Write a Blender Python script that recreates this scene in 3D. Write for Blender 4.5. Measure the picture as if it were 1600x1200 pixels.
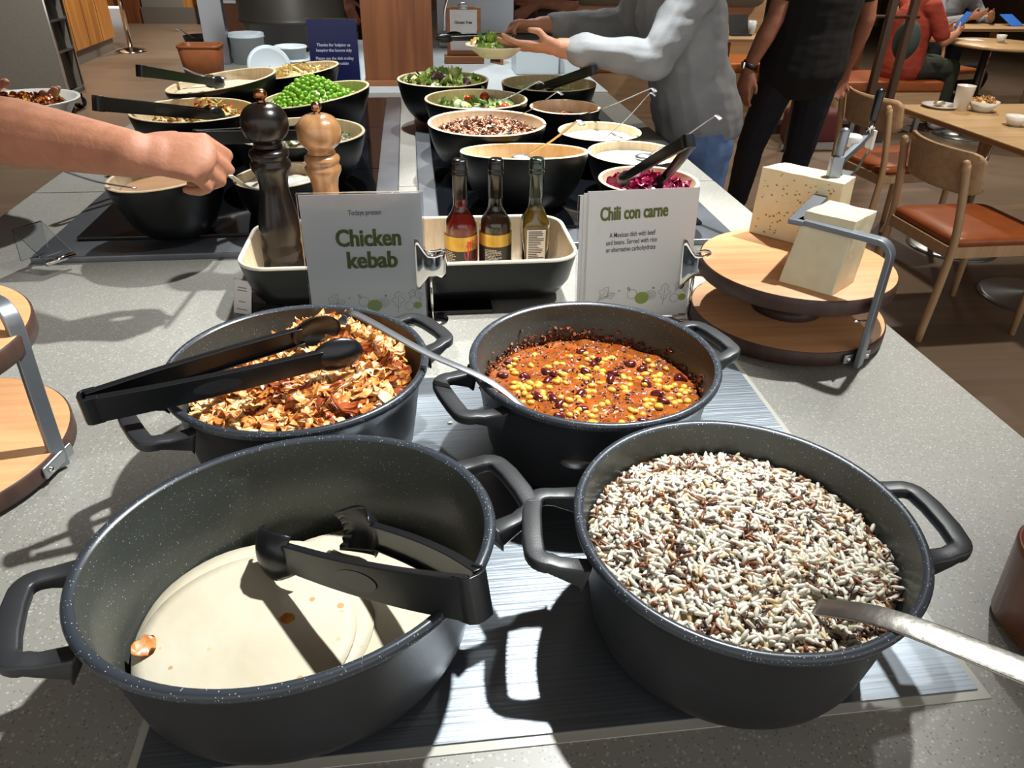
import bpy, bmesh, math, random
import numpy as np
from mathutils import Vector, Matrix, Quaternion, noise
for o in list(bpy.data.objects): bpy.data.objects.remove(o)
SC = bpy.context.scene
COL = SC.collection
V = Vector
PI = math.pi
rnd = random.Random(7)

# ---------------------------------------------------------------- camera
cam = bpy.data.cameras.new('camera'); CAM = bpy.data.objects.new('camera', cam); COL.objects.link(CAM)
cam.sensor_width = 36; cam.lens = 36*1160/1600; cam.clip_start = .02; cam.clip_end = 100
CAM.matrix_world = Matrix(((.99240, .04842, -.11314, 0), (-.12161, .52237, -.84399, 0), (.01824, .85134, .52430, 1.5), (0, 0, 0, 1)))
SC.camera = CAM
SC.view_settings.view_transform = 'Standard'; SC.view_settings.look = 'None'
SC.view_settings.gamma = 1; SC.view_settings.use_curve_mapping = False; SC.view_settings.exposure = 0
# ---------------------------------------------------------------- light
W = bpy.data.worlds.new('room_light'); SC.world = W; W.use_nodes = True
W.node_tree.nodes['Background'].inputs[0].default_value = (1, .97, .94, 1)
W.node_tree.nodes['Background'].inputs[1].default_value = 1.15
def spot(name, loc, tgt, watt, size, blend=.35, rad=.03, col=(.975, 1, .985)):
    l = bpy.data.lights.new(name, 'SPOT'); l.energy = watt; l.spot_size = math.radians(size); l.spot_blend = blend
    l.shadow_soft_size = rad; l.color = col
    o = bpy.data.objects.new(name, l); COL.objects.link(o); o.location = loc
    o.rotation_euler = (V(tgt)-V(loc)).to_track_quat('-Z', 'Y').to_euler()
def area(name, loc, tgt, watt, sx, sy, col=(1, .9, .78)):
    l = bpy.data.lights.new(name, 'AREA'); l.energy = watt; l.shape = 'RECTANGLE'; l.size = sx; l.size_y = sy; l.color = col
    o = bpy.data.objects.new(name, l); COL.objects.link(o); o.location = loc
    o.rotation_euler = (V(tgt)-V(loc)).to_track_quat('-Z', 'Y').to_euler()
spot('counter_spot', (.62, 1.22, 2.7), (-.34, .66, .9), 350, 55, .75)
spot('counter_spot', (1.2, 1.5, 2.7), (.55, 1.22, .9), 240, 48, .6)
spot('counter_spot', (.55, 2.35, 2.7), (.52, 1.85, .9), 440, 42, .5)
spot('counter_spot', (-.3, 2.75, 2.8), (-.2, 3.7, 1.1), 170, 62, .6)  # extra lamp added to brighten the divider panel and the things beside it
spot('counter_spot', (-.1, 2.9, 2.7), (-.5, 2.1, .9), 250, 60, .6)
spot('counter_spot', (.3, 4.2, 2.8), (.2, 3.5, .9), 110, 70, .6)
for x, y, w in ((-2.4, 6.0, 250), (-2.8, 9.6, 420), (-2.6, 13.0, 450), (2.5, 2.9, 190), (3.6, 5.0, 170), (4.6, 7.0, 200), (2.2, 7.0, 120), (5.8, 8.6, 170)):
    spot('lounge_fill', (x, y, 2.85), (x, y, 0), w, 125, .8, .06, (1, .9, .78))  # unseen warm lamps, added to brighten the lounge and the far left

# ---------------------------------------------------------------- helpers
def lin(c):
    if isinstance(c, str):
        c = c.lstrip('#'); c = [int(c[i:i+2], 16)/255 for i in (0, 2, 4)]
        c = [x/12.92 if x <= .04045 else ((x+.055)/1.055)**2.4 for x in c]
    return (c[0], c[1], c[2], 1)
def P(bs, name, val):
    if name in bs.inputs: bs.inputs[name].default_value = val
def M(name, c, rough=.5, metal=0, var=None, bump=None, speck=None, wood=None, spec=None, trans=0, ior=None, coat=0, alpha=1, sss=0, aniso=None, planks=None, stops=None):
    """var=(scale, colour, contrast)  bump=(scale, strength)  speck=(scale, colour, threshold)  wood=(axis, scale, dark colour)"""
    m = bpy.data.materials.new(name); m.use_nodes = True
    n = m.node_tree.nodes; L = m.node_tree.links; bs = n['Principled BSDF']
    c = lin(c)
    P(bs, 'Base Color', c); P(bs, 'Roughness', rough); P(bs, 'Metallic', metal)
    if spec is not None: P(bs, 'Specular IOR Level', spec)
    if trans: P(bs, 'Transmission Weight', trans)
    if ior: P(bs, 'IOR', ior)
    if coat: P(bs, 'Coat Weight', coat); P(bs, 'Coat Roughness', .08)
    if alpha < 1: P(bs, 'Alpha', alpha)
    if sss: P(bs, 'Subsurface Weight', sss); P(bs, 'Subsurface Radius', (.02, .008, .004)); P(bs, 'Subsurface Scale', .4)
    tc = n.new('ShaderNodeTexCoord'); src = tc.outputs['Object']; out = None
    def mix(a, b, fac):
        x = n.new('ShaderNodeMix'); x.data_type = 'RGBA'
        if hasattr(a, 'links'): L.new(a, x.inputs[6])
        else: x.inputs[6].default_value = a
        x.inputs[7].default_value = b
        L.new(fac, x.inputs[0]); return x.outputs[2]
    def ramp(f, a, b):
        r = n.new('ShaderNodeMapRange'); r.inputs[1].default_value = a; r.inputs[2].default_value = b
        r.clamp = True; L.new(f, r.inputs[0]); return r.outputs[0]
    out = c
    if planks:
        bk = n.new('ShaderNodeTexBrick'); mp = n.new('ShaderNodeMapping'); mp.inputs['Rotation'].default_value = (0, 0, planks[3])
        L.new(src, mp.inputs[0]); L.new(mp.outputs[0], bk.inputs[0])
        bk.inputs['Scale'].default_value = 1; bk.inputs['Brick Width'].default_value = planks[0]; bk.inputs['Row Height'].default_value = planks[1]
        bk.inputs['Mortar Size'].default_value = .004; bk.inputs['Color1'].default_value = c; bk.inputs['Color2'].default_value = lin(planks[2])
        bk.inputs['Mortar'].default_value = [x*.45 for x in c[:3]]+[1]; out = bk.outputs['Color']
    if wood:
        mp = n.new('ShaderNodeMapping'); s = [wood[1]]*3; s['xyz'.index(wood[0])] = wood[1]*.06; mp.inputs['Scale'].default_value = s
        if len(wood) > 3: mp.inputs['Rotation'].default_value = (0, 0, wood[3])
        L.new(src, mp.inputs[0]); t = n.new('ShaderNodeTexNoise'); L.new(mp.outputs[0], t.inputs[0]); t.inputs['Scale'].default_value = 1
        t.inputs['Detail'].default_value = 5; t.inputs['Distortion'].default_value = .6
        out = mix(out, lin(wood[2]), ramp(t.outputs[0], .38, .68))
    if var:
        t = n.new('ShaderNodeTexNoise'); t.inputs['Scale'].default_value = var[0]; t.inputs['Detail'].default_value = 4; L.new(src, t.inputs[0])
        k = var[2] if len(var) > 2 else .12
        out = mix(out, lin(var[1]), ramp(t.outputs[0], .5-k, .5+k))
    for sp in (speck if isinstance(speck, list) else [speck] if speck else []):
        t = n.new('ShaderNodeTexVoronoi'); t.inputs['Scale'].default_value = sp[0]; L.new(src, t.inputs[0])
        q = n.new('ShaderNodeMath'); q.operation = 'LESS_THAN'; q.inputs[1].default_value = sp[2]
        L.new(t.outputs['Distance'], q.inputs[0])
        w = n.new('ShaderNodeSeparateColor'); L.new(t.outputs['Color'], w.inputs[0])
        g = n.new('ShaderNodeMath'); g.operation = 'GREATER_THAN'; g.inputs[1].default_value = sp[3] if len(sp) > 3 else .4; L.new(w.outputs[0], g.inputs[0])
        y = n.new('ShaderNodeMath'); y.operation = 'MULTIPLY'; L.new(q.outputs[0], y.inputs[0]); L.new(g.outputs[0], y.inputs[1])
        out = mix(out, lin(sp[1]), y.outputs[0])
    if hasattr(out, 'links'): L.new(out, bs.inputs['Base Color'])
    if bump:
        t = n.new('ShaderNodeTexNoise'); t.inputs['Detail'].default_value = 3
        if len(bump) > 2:
            mp = n.new('ShaderNodeMapping'); mp.inputs['Scale'].default_value = bump[2]; L.new(src, mp.inputs[0]); L.new(mp.outputs[0], t.inputs[0])
        else: L.new(src, t.inputs[0])
        t.inputs['Scale'].default_value = bump[0]
        b = n.new('ShaderNodeBump'); b.inputs['Strength'].default_value = bump[1]; b.inputs['Distance'].default_value = .002
        L.new(t.outputs[0], b.inputs['Height']); L.new(b.outputs[0], bs.inputs['Normal'])
    return m

WL = {}
def tag(o, label=None, cat=None, group=None, kind=None):
    if label: o['label'] = label
    if cat: o['category'] = cat
    if group: o['group'] = group
    if kind: o['kind'] = kind
    return o
def thing(name, loc, label, cat, group=None):
    o = bpy.data.objects.new(name, None); COL.objects.link(o); o.location = loc; o.empty_display_size = .05
    WL[o] = V(loc); return tag(o, label, cat, group)
def copy_tree(o, parent=None):
    c = o.copy(); COL.objects.link(c)
    if parent is not None: c.parent = parent; c.matrix_parent_inverse = Matrix()
    for ch in o.children: copy_tree(ch, c)
    return c
class MB:
    def __init__(s): s.v = []; s.f = []; s.m = []; s.sm = []
    def add(s, vs, fs, mat=0, smooth=True, X=None):
        b = len(s.v)
        s.v += [tuple(X @ V(p)) for p in vs] if X is not None else [tuple(p) for p in vs]
        for f in fs: s.f.append(tuple(i+b for i in f)); s.m.append(mat); s.sm.append(smooth)
        return s
    def box(s, c, d, mat=0, rz=0, X=None):
        hx, hy, hz = d[0]/2, d[1]/2, d[2]/2
        vs = [V((x, y, z)) for z in (-hz, hz) for x, y in ((-hx, -hy), (hx, -hy), (hx, hy), (-hx, hy))]
        R = Matrix.Translation(c) @ Matrix.Rotation(rz, 4, 'Z') if X is None else Matrix.Translation(c) @ X.to_4x4()
        return s.add(vs, [(3, 2, 1, 0), (4, 5, 6, 7), (0, 1, 5, 4), (1, 2, 6, 5), (2, 3, 7, 6), (3, 0, 4, 7)], mat, False, R)
    def b2(s, x0, x1, y0, y1, z0, z1, mat=0): return s.box(((x0+x1)/2, (y0+y1)/2, (z0+z1)/2), (x1-x0, y1-y0, z1-z0), mat)
    def lathe(s, prof, n=48, c=(0, 0, 0), mat=0, sx=1, sy=1, rz=0, fn=None, X=None):
        vs = []; fs = []; rings = []
        for r, z in prof:
            if r < 1e-6: rings.append([len(vs)]); vs.append(V((0, 0, z)))
            else:
                rings.append(list(range(len(vs), len(vs)+n)))
                vs += [V((r*sx*math.cos(2*PI*i/n), r*sy*math.sin(2*PI*i/n), z)) for i in range(n)]
        for a, b in zip(rings, rings[1:]):
            for i in range(n):
                j = (i+1) % n
                if len(a) == 1 and len(b) == 1: continue
                if len(a) == 1: fs.append((a[0], b[j], b[i])[::-1] if False else (a[0], b[i], b[j])[::-1])
                elif len(b) == 1: fs.append((a[i], a[j], b[0]))
                else: fs.append((a[i], a[j], b[j], b[i]))
        if fn: vs = [fn(p) for p in vs]
        T = Matrix.Translation(c) @ Matrix.Rotation(rz, 4, 'Z')
        if X is not None: T = Matrix.Translation(c) @ X.to_4x4()
        return s.add(vs, fs, mat, True, T)
    def sweep(s, path, prof, up=(0, 0, 1), mat=0, closed=False, caps=True, smooth=True, dirs=None):
        """prof: list of (a, b) or callable(i, t)->list; a along side, b along up"""
        path = [V(p) for p in path]; n = len(path); up = V(up); vs = []; fs = []; k = None
        for i, p in enumerate(path):
            if closed: t = path[(i+1) % n]-path[i-1]
            else: t = path[min(i+1, n-1)]-path[max(i-1, 0)]
            t.normalize(); side = t.cross(up)
            if side.length < 1e-4: side = t.cross(V((1, 0, .01)))
            side.normalize(); u = side.cross(t)
            pr = prof(i, i/(n-1)) if callable(prof) else prof
            k = len(pr); vs += [p+side*a+u*b for a, b in pr]
        m = n if closed else n-1
        for i in range(m):
            a = i*k; b = ((i+1) % n)*k
            for j in range(k): fs.append((a+j, b+j, b+(j+1) % k, a+(j+1) % k))
        if caps and not closed: fs.append(tuple(range(k))); fs.append(tuple(range((n-1)*k, n*k))[::-1])
        return s.add(vs, fs, mat, smooth)
    def tube(s, path, r, n=10, mat=0, closed=False, caps=True):
        pr = lambda i, t: [((r[i] if hasattr(r, '__len__') else r)*math.cos(2*PI*j/n), (r[i] if hasattr(r, '__len__') else r)*math.sin(2*PI*j/n)) for j in range(n)]
        d = V(path[-1])-V(path[0]); up = (0, 0, 1) if abs(d.z) < .8*d.length or closed else (0, 1, 0)
        return s.sweep(path, pr, up, mat, closed, caps)
    def rc(s, p0, r0, p1=None, r1=None, mat=0, n=14, k=4, sx=1, sy=1, ref=(0, 1, 0)):
        """round cone; sx scales across ref, sy along ref"""
        p0 = V(p0); p1 = V(p1) if p1 is not None else p0+V((0, 0, 1e-4)); r1 = r0 if r1 is None else r1
        d = p1-p0; L = max(d.length, 1e-5); z = d/L; ref = V(ref); y = ref-z*ref.dot(z)
        if y.length < 1e-3: y = z.orthogonal()
        y.normalize(); x = y.cross(z)
        prof = [(r0*math.sin(a), -r0*math.cos(a)) for a in [PI/2*i/k for i in range(k+1)]] + [(r1*math.cos(a), L+r1*math.sin(a)) for a in [PI/2*i/k for i in range(k+1)]]
        prof[0] = (0, prof[0][1]); prof[-1] = (0, prof[-1][1])
        X = Matrix((x, y, z)).transposed()
        return s.lathe(prof, n, p0, mat, sx, sy, X=X)
    def ball(s, c, r, mat=0, n=12, k=8, sc=(1, 1, 1), X=None):
        prof = [(math.sin(PI*i/k)*r, -math.cos(PI*i/k)*r*sc[2]) for i in range(k+1)]; prof[0] = (0, prof[0][1]); prof[-1] = (0, prof[-1][1])
        return s.lathe(prof, n, c, mat, sc[0], sc[1], X=X)
    def prism(s, poly, z0, z1, mat=0, X=None, smooth=False):
        n = len(poly); vs = [V((x, y, z0)) for x, y in poly]+[V((x, y, z1)) for x, y in poly]
        fs = [tuple(range(n))[::-1], tuple(range(n, 2*n))]+[(i, (i+1) % n, (i+1) % n+n, i+n) for i in range(n)]
        return s.add(vs, fs, mat, smooth, X)
    def build(s, name, mats, parent=None, origin=None, bevel=0, seg=2, sub=0, solid=0, flat=False, angle=None):
        me = bpy.data.meshes.new(name); off = WL[parent] if parent is not None else V(origin or (0, 0, 0))
        me.from_pydata([(x-off.x, y-off.y, z-off.z) for x, y, z in s.v], [], s.f)
        for m in (mats if isinstance(mats, (list, tuple)) else [mats]): me.materials.append(m)
        me.polygons.foreach_set('material_index', s.m); me.polygons.foreach_set('use_smooth', [x and not flat for x in s.sm]); me.update()
        bm = bmesh.new(); bm.from_mesh(me); bmesh.ops.recalc_face_normals(bm, faces=bm.faces); bm.to_mesh(me); bm.free()
        o = bpy.data.objects.new(name, me); COL.objects.link(o); WL[o] = off
        if parent is not None: o.parent = parent
        else: o.location = off
        if solid: q = o.modifiers.new('solid', 'SOLIDIFY'); q.thickness = solid; q.offset = 0
        if bevel:
            q = o.modifiers.new('bevel', 'BEVEL'); q.width = bevel; q.segments = seg; q.limit_method = 'ANGLE'; q.angle_limit = math.radians(40)
            for pl in me.polygons: pl.use_smooth = True
            w = o.modifiers.new('wn', 'WEIGHTED_NORMAL'); w.keep_sharp = True
        if sub: q = o.modifiers.new('sub', 'SUBSURF'); q.levels = q.render_levels = sub
        if angle: me.set_sharp_from_angle(angle=math.radians(angle))
        return o
def remesh(o, vox, smooth=2, noise_amt=0, noise_scale=.08):
    """fuse the closed pieces into one continuous skin and bake it"""
    q = o.modifiers.new('r', 'REMESH'); q.mode = 'VOXEL'; q.voxel_size = vox; q.use_smooth_shade = True
    if smooth: q = o.modifiers.new('s', 'SMOOTH'); q.iterations = smooth; q.factor = .5
    bpy.context.view_layer.update()
    me = bpy.data.meshes.new_from_object(o.evaluated_get(bpy.context.evaluated_depsgraph_get()))
    o.modifiers.clear(); o.data = me
    if noise_amt:
        me.calc_loop_triangles(); ns = [v.normal.copy() for v in me.vertices]
        for v, nn in zip(me.vertices, ns):
            w = o.location if o.parent is None else WL[o]
            p = (v.co+w)/noise_scale
            v.co += nn*noise_amt*(noise.noise(p)+.5*noise.noise(V((p.x*.6, p.y*.6, p.z*2.4))))
    me.polygons.foreach_set('use_smooth', [True]*len(me.polygons))
    return o
def wobble(p, a, s): return V(p)+noise.noise_vector(V(p)/s)*a
def bez(p, n=8):
    """smooth path through points (Catmull-Rom)"""
    p = [V(q) for q in p]; out = []
    for i in range(len(p)-1):
        a, b, c, d = p[max(i-1, 0)], p[i], p[i+1], p[min(i+2, len(p)-1)]
        for k in range(n):
            t = k/n; out.append(.5*((2*b)+(c-a)*t+(2*a-5*b+4*c-d)*t*t+(3*b-a-3*c+d)*t**3))
    return out+[p[-1]]
def rrect(w, h, r, n=5):
    o = []
    for cx, cy, a in ((w/2-r, h/2-r, 0), (-w/2+r, h/2-r, 90), (-w/2+r, -h/2+r, 180), (w/2-r, -h/2+r, 270)):
        o += [(cx+r*math.cos(math.radians(a+90*i/n)), cy+r*math.sin(math.radians(a+90*i/n))) for i in range(n+1)]
    return o
def text(body, size, mat, name='lettering', align='CENTER', sx=1, fat=0, ext=.0002):
    """lettering as a mesh in its own xy plane -> list of verts, faces"""
    cu = bpy.data.curves.new(name, 'FONT'); cu.body = body; cu.size = size; cu.align_x = align; cu.offset = fat; cu.extrude = ext; cu.resolution_u = 3
    o = bpy.data.objects.new(name, cu); COL.objects.link(o); bpy.context.view_layer.update()
    me = bpy.data.meshes.new_from_object(o.evaluated_get(bpy.context.evaluated_depsgraph_get()))
    bpy.data.objects.remove(o)
    vs = [V((v.co.x*sx, v.co.y, v.co.z)) for v in me.vertices]; fs = [tuple(p.vertices) for p in me.polygons]
    return vs, fs
def put_text(parent, X, body, size, mat, name='lettering', **k):
    vs, fs = text(body, size, mat, **k); mb = MB(); mb.add(vs, fs, 0, False, X)
    me = bpy.data.meshes.new(name); off = WL[parent]
    me.from_pydata([V(p)-off for p in mb.v], [], mb.f); me.materials.append(mat)
    o = bpy.data.objects.new(name, me); COL.objects.link(o); o.parent = parent; WL[o] = off; return o
def frame(o, x, y=None, z=None):
    """matrix from an origin and axis directions"""
    x = V(x).normalized(); y = V(y); y = (y-x*y.dot(x)).normalized(); z = x.cross(y)
    return Matrix.Translation(o) @ Matrix((x, y, z)).transposed().to_4x4()

# ---------------------------------------------------------------- materials
m_black = M('cast_black', '#232426', .42, var=(9, '#2b2c2f'), bump=(500, .06))
m_inside = M('stone_coating', '#363937', .30, speck=[(300, '#b9bdc0', .13, .66), (480, '#8d9194', .15, .6)], var=(10, '#414540', .3))
m_rim = M('worn_rim', '#30353c', .30, speck=[(420, '#aab0b8', .19, .5)])
m_nylon = M('black_nylon', '#15171a', .28, bump=(60, .05))
m_steel = M('brushed_steel', '#8f969d', .40, .9, var=(3, '#7f868e', .3), bump=(90, .3, (.06, 3, 1)))
m_steel2 = M('satin_steel', '#a9adb2', .34, 1)
m_dsteel = M('hob_steel', '#7b7f84', .36, .8, var=(7, '#6c7076'), bump=(30, .16, (.25, 6, 1)))
m_alu = M('cast_aluminium', '#8f959c', .38, .75, bump=(120, .08))
m_chrome = M('chrome', '#dedbd6', .1, 1)
m_counter = M('speckled_stone', '#83817a', .42, speck=[(210, '#a3a199', .28, .45), (130, '#95938a', .26, .5), (260, '#67655e', .24, .55), (95, '#b3b1aa', .13, .75)], var=(6, '#8b8982', .25))
m_counter2 = M('pale_stone', '#c3cbd0', .4, var=(5, '#b7bfc4'))
m_beech = M('beech_board', '#d6a272', .45, wood=('x', 60, '#c88f60', .35))
m_bark = M('dark_board_edge', '#3f2a22', .5, wood=('z', 60, '#4c342a'))
m_bamboo = M('bamboo_lining', '#e0cdac', .45, wood=('z', 90, '#d3ba90'))
m_bowl = M('black_lacquer', '#0a0b0c', .34, spec=.35)
m_glass_hob = M('black_hob_glass', '#0d0f12', .06, spec=.6)
m_paper = M('white_card', '#d9d7d4', .6)
m_acrylic = M('clear_acrylic', '#e6eaee', .05, trans=1, ior=1.3)
m_ink = M('black_ink', '#2a2a2a', .7)
m_ink2 = M('sketch_ink', '#8a8d88', .7)
m_green = M('green_print', '#8a9a45', .6)
m_olive = M('olive_lettering', '#5b6427', .6)
m_white = M('white_porcelain', '#dedcd5', .25, coat=.4)

# ---------------------------------------------------------------- room
m_floor = M('wood_planks', '#7e6751', .38, planks=(1.3, .16, '#5f4d3f', .06), wood=('x', 22, '#584a3e', .06), var=(.8, '#80705f', .2))
m_wood = M('cherry_veneer', '#c48a48', .4, wood=('z', 14, '#a86c30'))
m_wood2 = M('red_oak', '#8a5532', .42, wood=('z', 22, '#6c3d22'))
m_plinth = M('grey_plinth', '#6d6863', .4)
m_grey = M('grey_laminate', '#83827c', .55, var=(120, '#7a7973'))
mb = MB(); mb.b2(-7, 9, -1.5, 17, -.05, 0); tag(mb.build('floor', m_floor), 'brown wood plank floor of the lounge', 'floor', kind='structure')
# panelled walls at the far left
w = MB(); w.b2(-5.2, -3.9, 9.6, 11.4, .16, 2.8); o = w.build('wall_left', m_wood, origin=(-4.5, 10.5, 0)); tag(o, 'orange wood panelled wall behind the grey trolley', 'wall', kind='structure')
g = MB()
for y in (10.05, 10.5, 10.95): g.b2(-3.9, -3.897, y-.006, y+.006, .16, 2.8)
g.build('panel_joint', m_wood2, parent=o)
g = MB(); g.b2(-5.2, -3.93, 9.6, 11.37, 0, .16); tag(g.build('baseboard_left', m_plinth, origin=(-4.5, 10.5, 0)), 'grey plinth under the orange panelled wall', 'plinth', kind='structure')
w = MB(); w.b2(-7, -4.45, 14.6, 14.9, .25, 2.8); w.b2(-4.75, -4.42, 14.5, 14.62, .0, 2.8, 1); w.b2(-4.44, -3.75, 14.5, 14.9, .25, 2.8, 2); w.b2(-3.75, -3.4, 14.5, 14.9, .25, 2.8); w.b2(-3.4, -2.5, 14.2, 14.9, .2, 2.8); w.b2(-2.5, 9, 14.8, 15, .2, 2.8, 3)
m_wallfar = M('brown_far_wall', '#6b5443', .6, var=(3, '#5a4636'))
tag(w.build('wall_back', [m_wood, m_wood2, m_grey, m_wallfar], origin=(0, 14.8, 0)), 'far wall of grey and orange wood panels', 'wall', kind='structure')
g = MB(); g.b2(-4.44, -3.4, 14.47, 14.6, 0, .25); g.b2(-3.4, -2.45, 14.17, 14.5, 0, .2); g.b2(-2.45, 9, 14.77, 14.85, 0, .2)
tag(g.build('baseboard_back', m_plinth, origin=(-3.4, 14.4, 0)), 'grey plinth along the far wall', 'plinth', kind='structure')
mb = MB(); mb.b2(-7, 9, -1.5, 17, 3.0, 3.1); tag(mb.build('ceiling', M('dark_ceiling', '#7d7165', .7), origin=(0, 7, 3)), 'dark brown ceiling over the lounge', 'ceiling', kind='structure')
mb = MB(); mb.b2(8.9, 9.1, -1.5, 15, 0, 3.0); tag(mb.build('wall_right', m_wallfar, origin=(9, 7, 0)), 'brown wall at the far right of the lounge', 'wall', kind='structure')
mb = MB(); mb.b2(-7.1, -7, -1.5, 15, 0, 3.0); tag(mb.build('wall_far_left', m_wallfar, origin=(-7, 7, 0)), 'brown wall at the far left of the lounge', 'wall', kind='structure')
# serving counter
root = thing('serving_counter', (0, 1.8, 0), 'long buffet counter with grey speckled stone top and wood front', 'counter')
t = MB(); t.b2(-.975, .832, -.45, 2.0, .86, .9); t.b2(-.975, .832, 2.004, 4.3, .86, .9); t.build('countertop', m_counter, parent=root, bevel=.003)
t = MB(); t.b2(-.975, .9, 4.304, 5.0, .86, .9); t.b2(-.30, .832, 3.30, 4.3, .9, .904); t.build('pale_countertop', m_counter2, parent=root)
t = MB(); t.b2(-.9, .76, -.4, 4.9, .08, .86); t.build('base_cabinet', m_wood2, parent=root)
t = MB(); t.b2(-.85, .71, -.35, 4.85, 0, .08); t.build('plinth', m_plinth, parent=root)
# divider panel at the far end
root = thing('divider_panel', (-.054, 3.5, .9), 'reddish brown wooden divider panel standing behind the bowls on the counter', 'panel')
t = MB(); t.b2(-.2, .092, 3.46, 3.54, .925, 2.6); t.build('board', m_wood2, parent=root)
t = MB(); t.b2(-.205, .097, 3.44, 3.56, .9, .925); t.build('base_rail', M('light_oak', '#a06b45', .45, wood=('x', 20, '#8f5d3a')), parent=root)
root = thing('guard_post', (-.94, 4.08, .9), 'square brushed steel post at the left end of the counter', 'post')
t = MB(); t.b2(-.99, -.88, 4.06, 4.12, .9, 2.6); t.build('post', m_steel2, parent=root, bevel=.003)

# hobs under the bowls
def hob(x0, x1, y0, y1, lab, fx):
    r = thing('warming_hob', ((x0+x1)/2, (y0+y1)/2, .9), lab, 'hob', 'warming hobs under the bowls')
    t = MB(); t.b2(x0-fx, x1+.055, y0-.088, y1+.05, .9, .914); t.b2(x0-fx, x1+.055, y0-.090, y0-.082, .898, .914); t.build('steel_frame', m_dsteel, parent=r, bevel=.003)
    n = 3
    for i in range(n):
        a = y0+(y1-y0)*i/n; b = y0+(y1-y0)*(i+1)/n-.006
        t = MB(); t.b2(x0, x1, a, b, .914, .922); g = t.build('glass_plate', m_glass_hob, parent=r, bevel=.002)
hob(-.725, -.105, 1.605, 3.1, 'black glass warming hob in a steel frame on the counter under the left bowls', .06)
hob(.045, .655, 1.605, 3.1, 'black glass warming hob in a steel frame on the counter under the right bowls', .045)
# steel plate under the pots
r = thing('steel_hot_plate', (.12, .69, .9), 'brushed steel hot plate in the stone counter under the four pots', 'hot plate')
t = MB(); t.b2(-.262, .504, .374, 1.0, .9, .9012); t.build('trim', M('pale_trim', '#a9a79c', .4), parent=r)
t = MB(); t.b2(-.254, .496, .383, .992, .9012, .9028); t.build('plate', m_steel, parent=r)

# ---------------------------------------------------------------- pots
def pot(label, c, a, b, ang, hang):
    cx, cy = c; r = thing('cooking_pot', (cx, cy, .903), label, 'pot', 'black cast pots on the hot plate')
    z0 = .903
    pr = [(0, 0), (.108, 0), (.120, .003), (.129, .011), (.134, .024), (.1395, .06), (.1465, .112), (.151, .122), (.1575, .131)]
    ri = [(.1575, .131), (.1583, .1355), (.1562, .139), (.1515, .139), (.1490, .1365)]
    inn = [(.1490, .1365), (.1475, .118), (.1455, .113), (.1385, .06), (.133, .026), (.126, .013), (.110, .007), (0, .006)]
    for nm, prof, mt in (('body', pr, m_black), ('rim', ri, m_rim), ('lining', inn, m_inside)):
        mb = MB(); mb.lathe([(q[0]*.157/.158, q[1]) for q in prof], 96, (cx, cy, z0), 0, a/.157, b/.157, math.radians(ang)); mb.build(nm, mt, parent=r)
    for s in (0, 180):
        hg = hang[s//180] if hasattr(hang, '__len__') else hang; t = math.radians(hg+s); er = V((math.cos(t), math.sin(t), 0)); et = V((-er.y, er.x, 0))
        d = t-math.radians(ang); rr = 1/math.sqrt((math.cos(d)/a)**2+(math.sin(d)/b)**2)
        o = V((cx, cy, z0))
        q = lambda rad, tt, z: o+er*rad+et*tt+V((0, 0, z))
        pts = [q(rr-.0100, -.050, .113), q(rr-.006, -.049, .114), q(rr+.016, -.047, .119)]
        for i in range(7):
            w = PI/2*i/6; pts.append(q(rr+.023+.014*math.sin(w), -.045+.014*(1-math.cos(w)), .121))
        pts += [q(rr+.0385, -.015, .122), q(rr+.0385, .015, .122)]
        for i in range(7):
            w = PI/2*i/6; pts.append(q(rr+.023+.014*math.cos(w), .031+.014*math.sin(w), .121))
        pts += [q(rr+.016, .047, .119), q(rr-.006, .049, .114), q(rr-.0100, .050, .113)]
        def prof(i, u):
            e = abs(u-.5)*2; w = .0078+.0018*(1-e)+(.003*max(0, e-.86)/.14); h = .0058+.009*max(0, e-.8)/.2
            return rrect(2*w, 2*h, .0026, 2)
        mb = MB(); mb.sweep(pts, prof, (0, 0, 1)); mb.build('handle', m_black, parent=r)
    return r
pot('large oval black pot in front holding the tortillas', (-.123, .500), .181, .153, 17, (20, 15))
pot('round black pot holding the mixed white and brown rice', (.285, .487), .158, .158, 0, (-1, -7))
pot('round black pot holding the chopped chicken kebab', (-.156, .818), .159, .159, 0, 32)
pot('round black pot holding the red chili con carne', (.211, .798), .158, .158, 0, 18)

# ---------------------------------------------------------------- food scatter
def scatter(name, temps, items, mats, parent=None, origin=None):
    """items: (template index, location, 3x3 matrix, material)"""
    VS = []; FS = []; MI = []; b = 0; off = np.array(WL[parent] if parent is not None else origin)
    T = [(np.array(v, float), f) for v, f in temps]
    for k, loc, X, m in items:
        v, f = T[k]; VS.append(v @ np.array(X).T+np.array(loc)-off)
        FS += [tuple(i+b for i in q) for q in f]; MI += [m]*len(f); b += len(v)
    me = bpy.data.meshes.new(name); me.from_pydata(np.concatenate(VS).tolist(), [], FS)
    for m in mats: me.materials.append(m)
    me.polygons.foreach_set('material_index', MI); me.polygons.foreach_set('use_smooth', [True]*len(FS)); me.update()
    o = bpy.data.objects.new(name, me); COL.objects.link(o)
    if parent is not None: o.parent = parent; WL[o] = WL[parent]
    else: o.location = off; WL[o] = V(off)
    return o
def rotm(rng, tilt=1.0):
    q = Quaternion((0, 0, 1), rng.uniform(0, 2*PI)) @ Quaternion((0, 1, 0), rng.gauss(0, .35)*tilt) @ Quaternion((1, 0, 0), rng.uniform(0, 2*PI) if tilt > .9 else rng.gauss(0, .4*tilt))
    return np.array(q.to_matrix())
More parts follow.
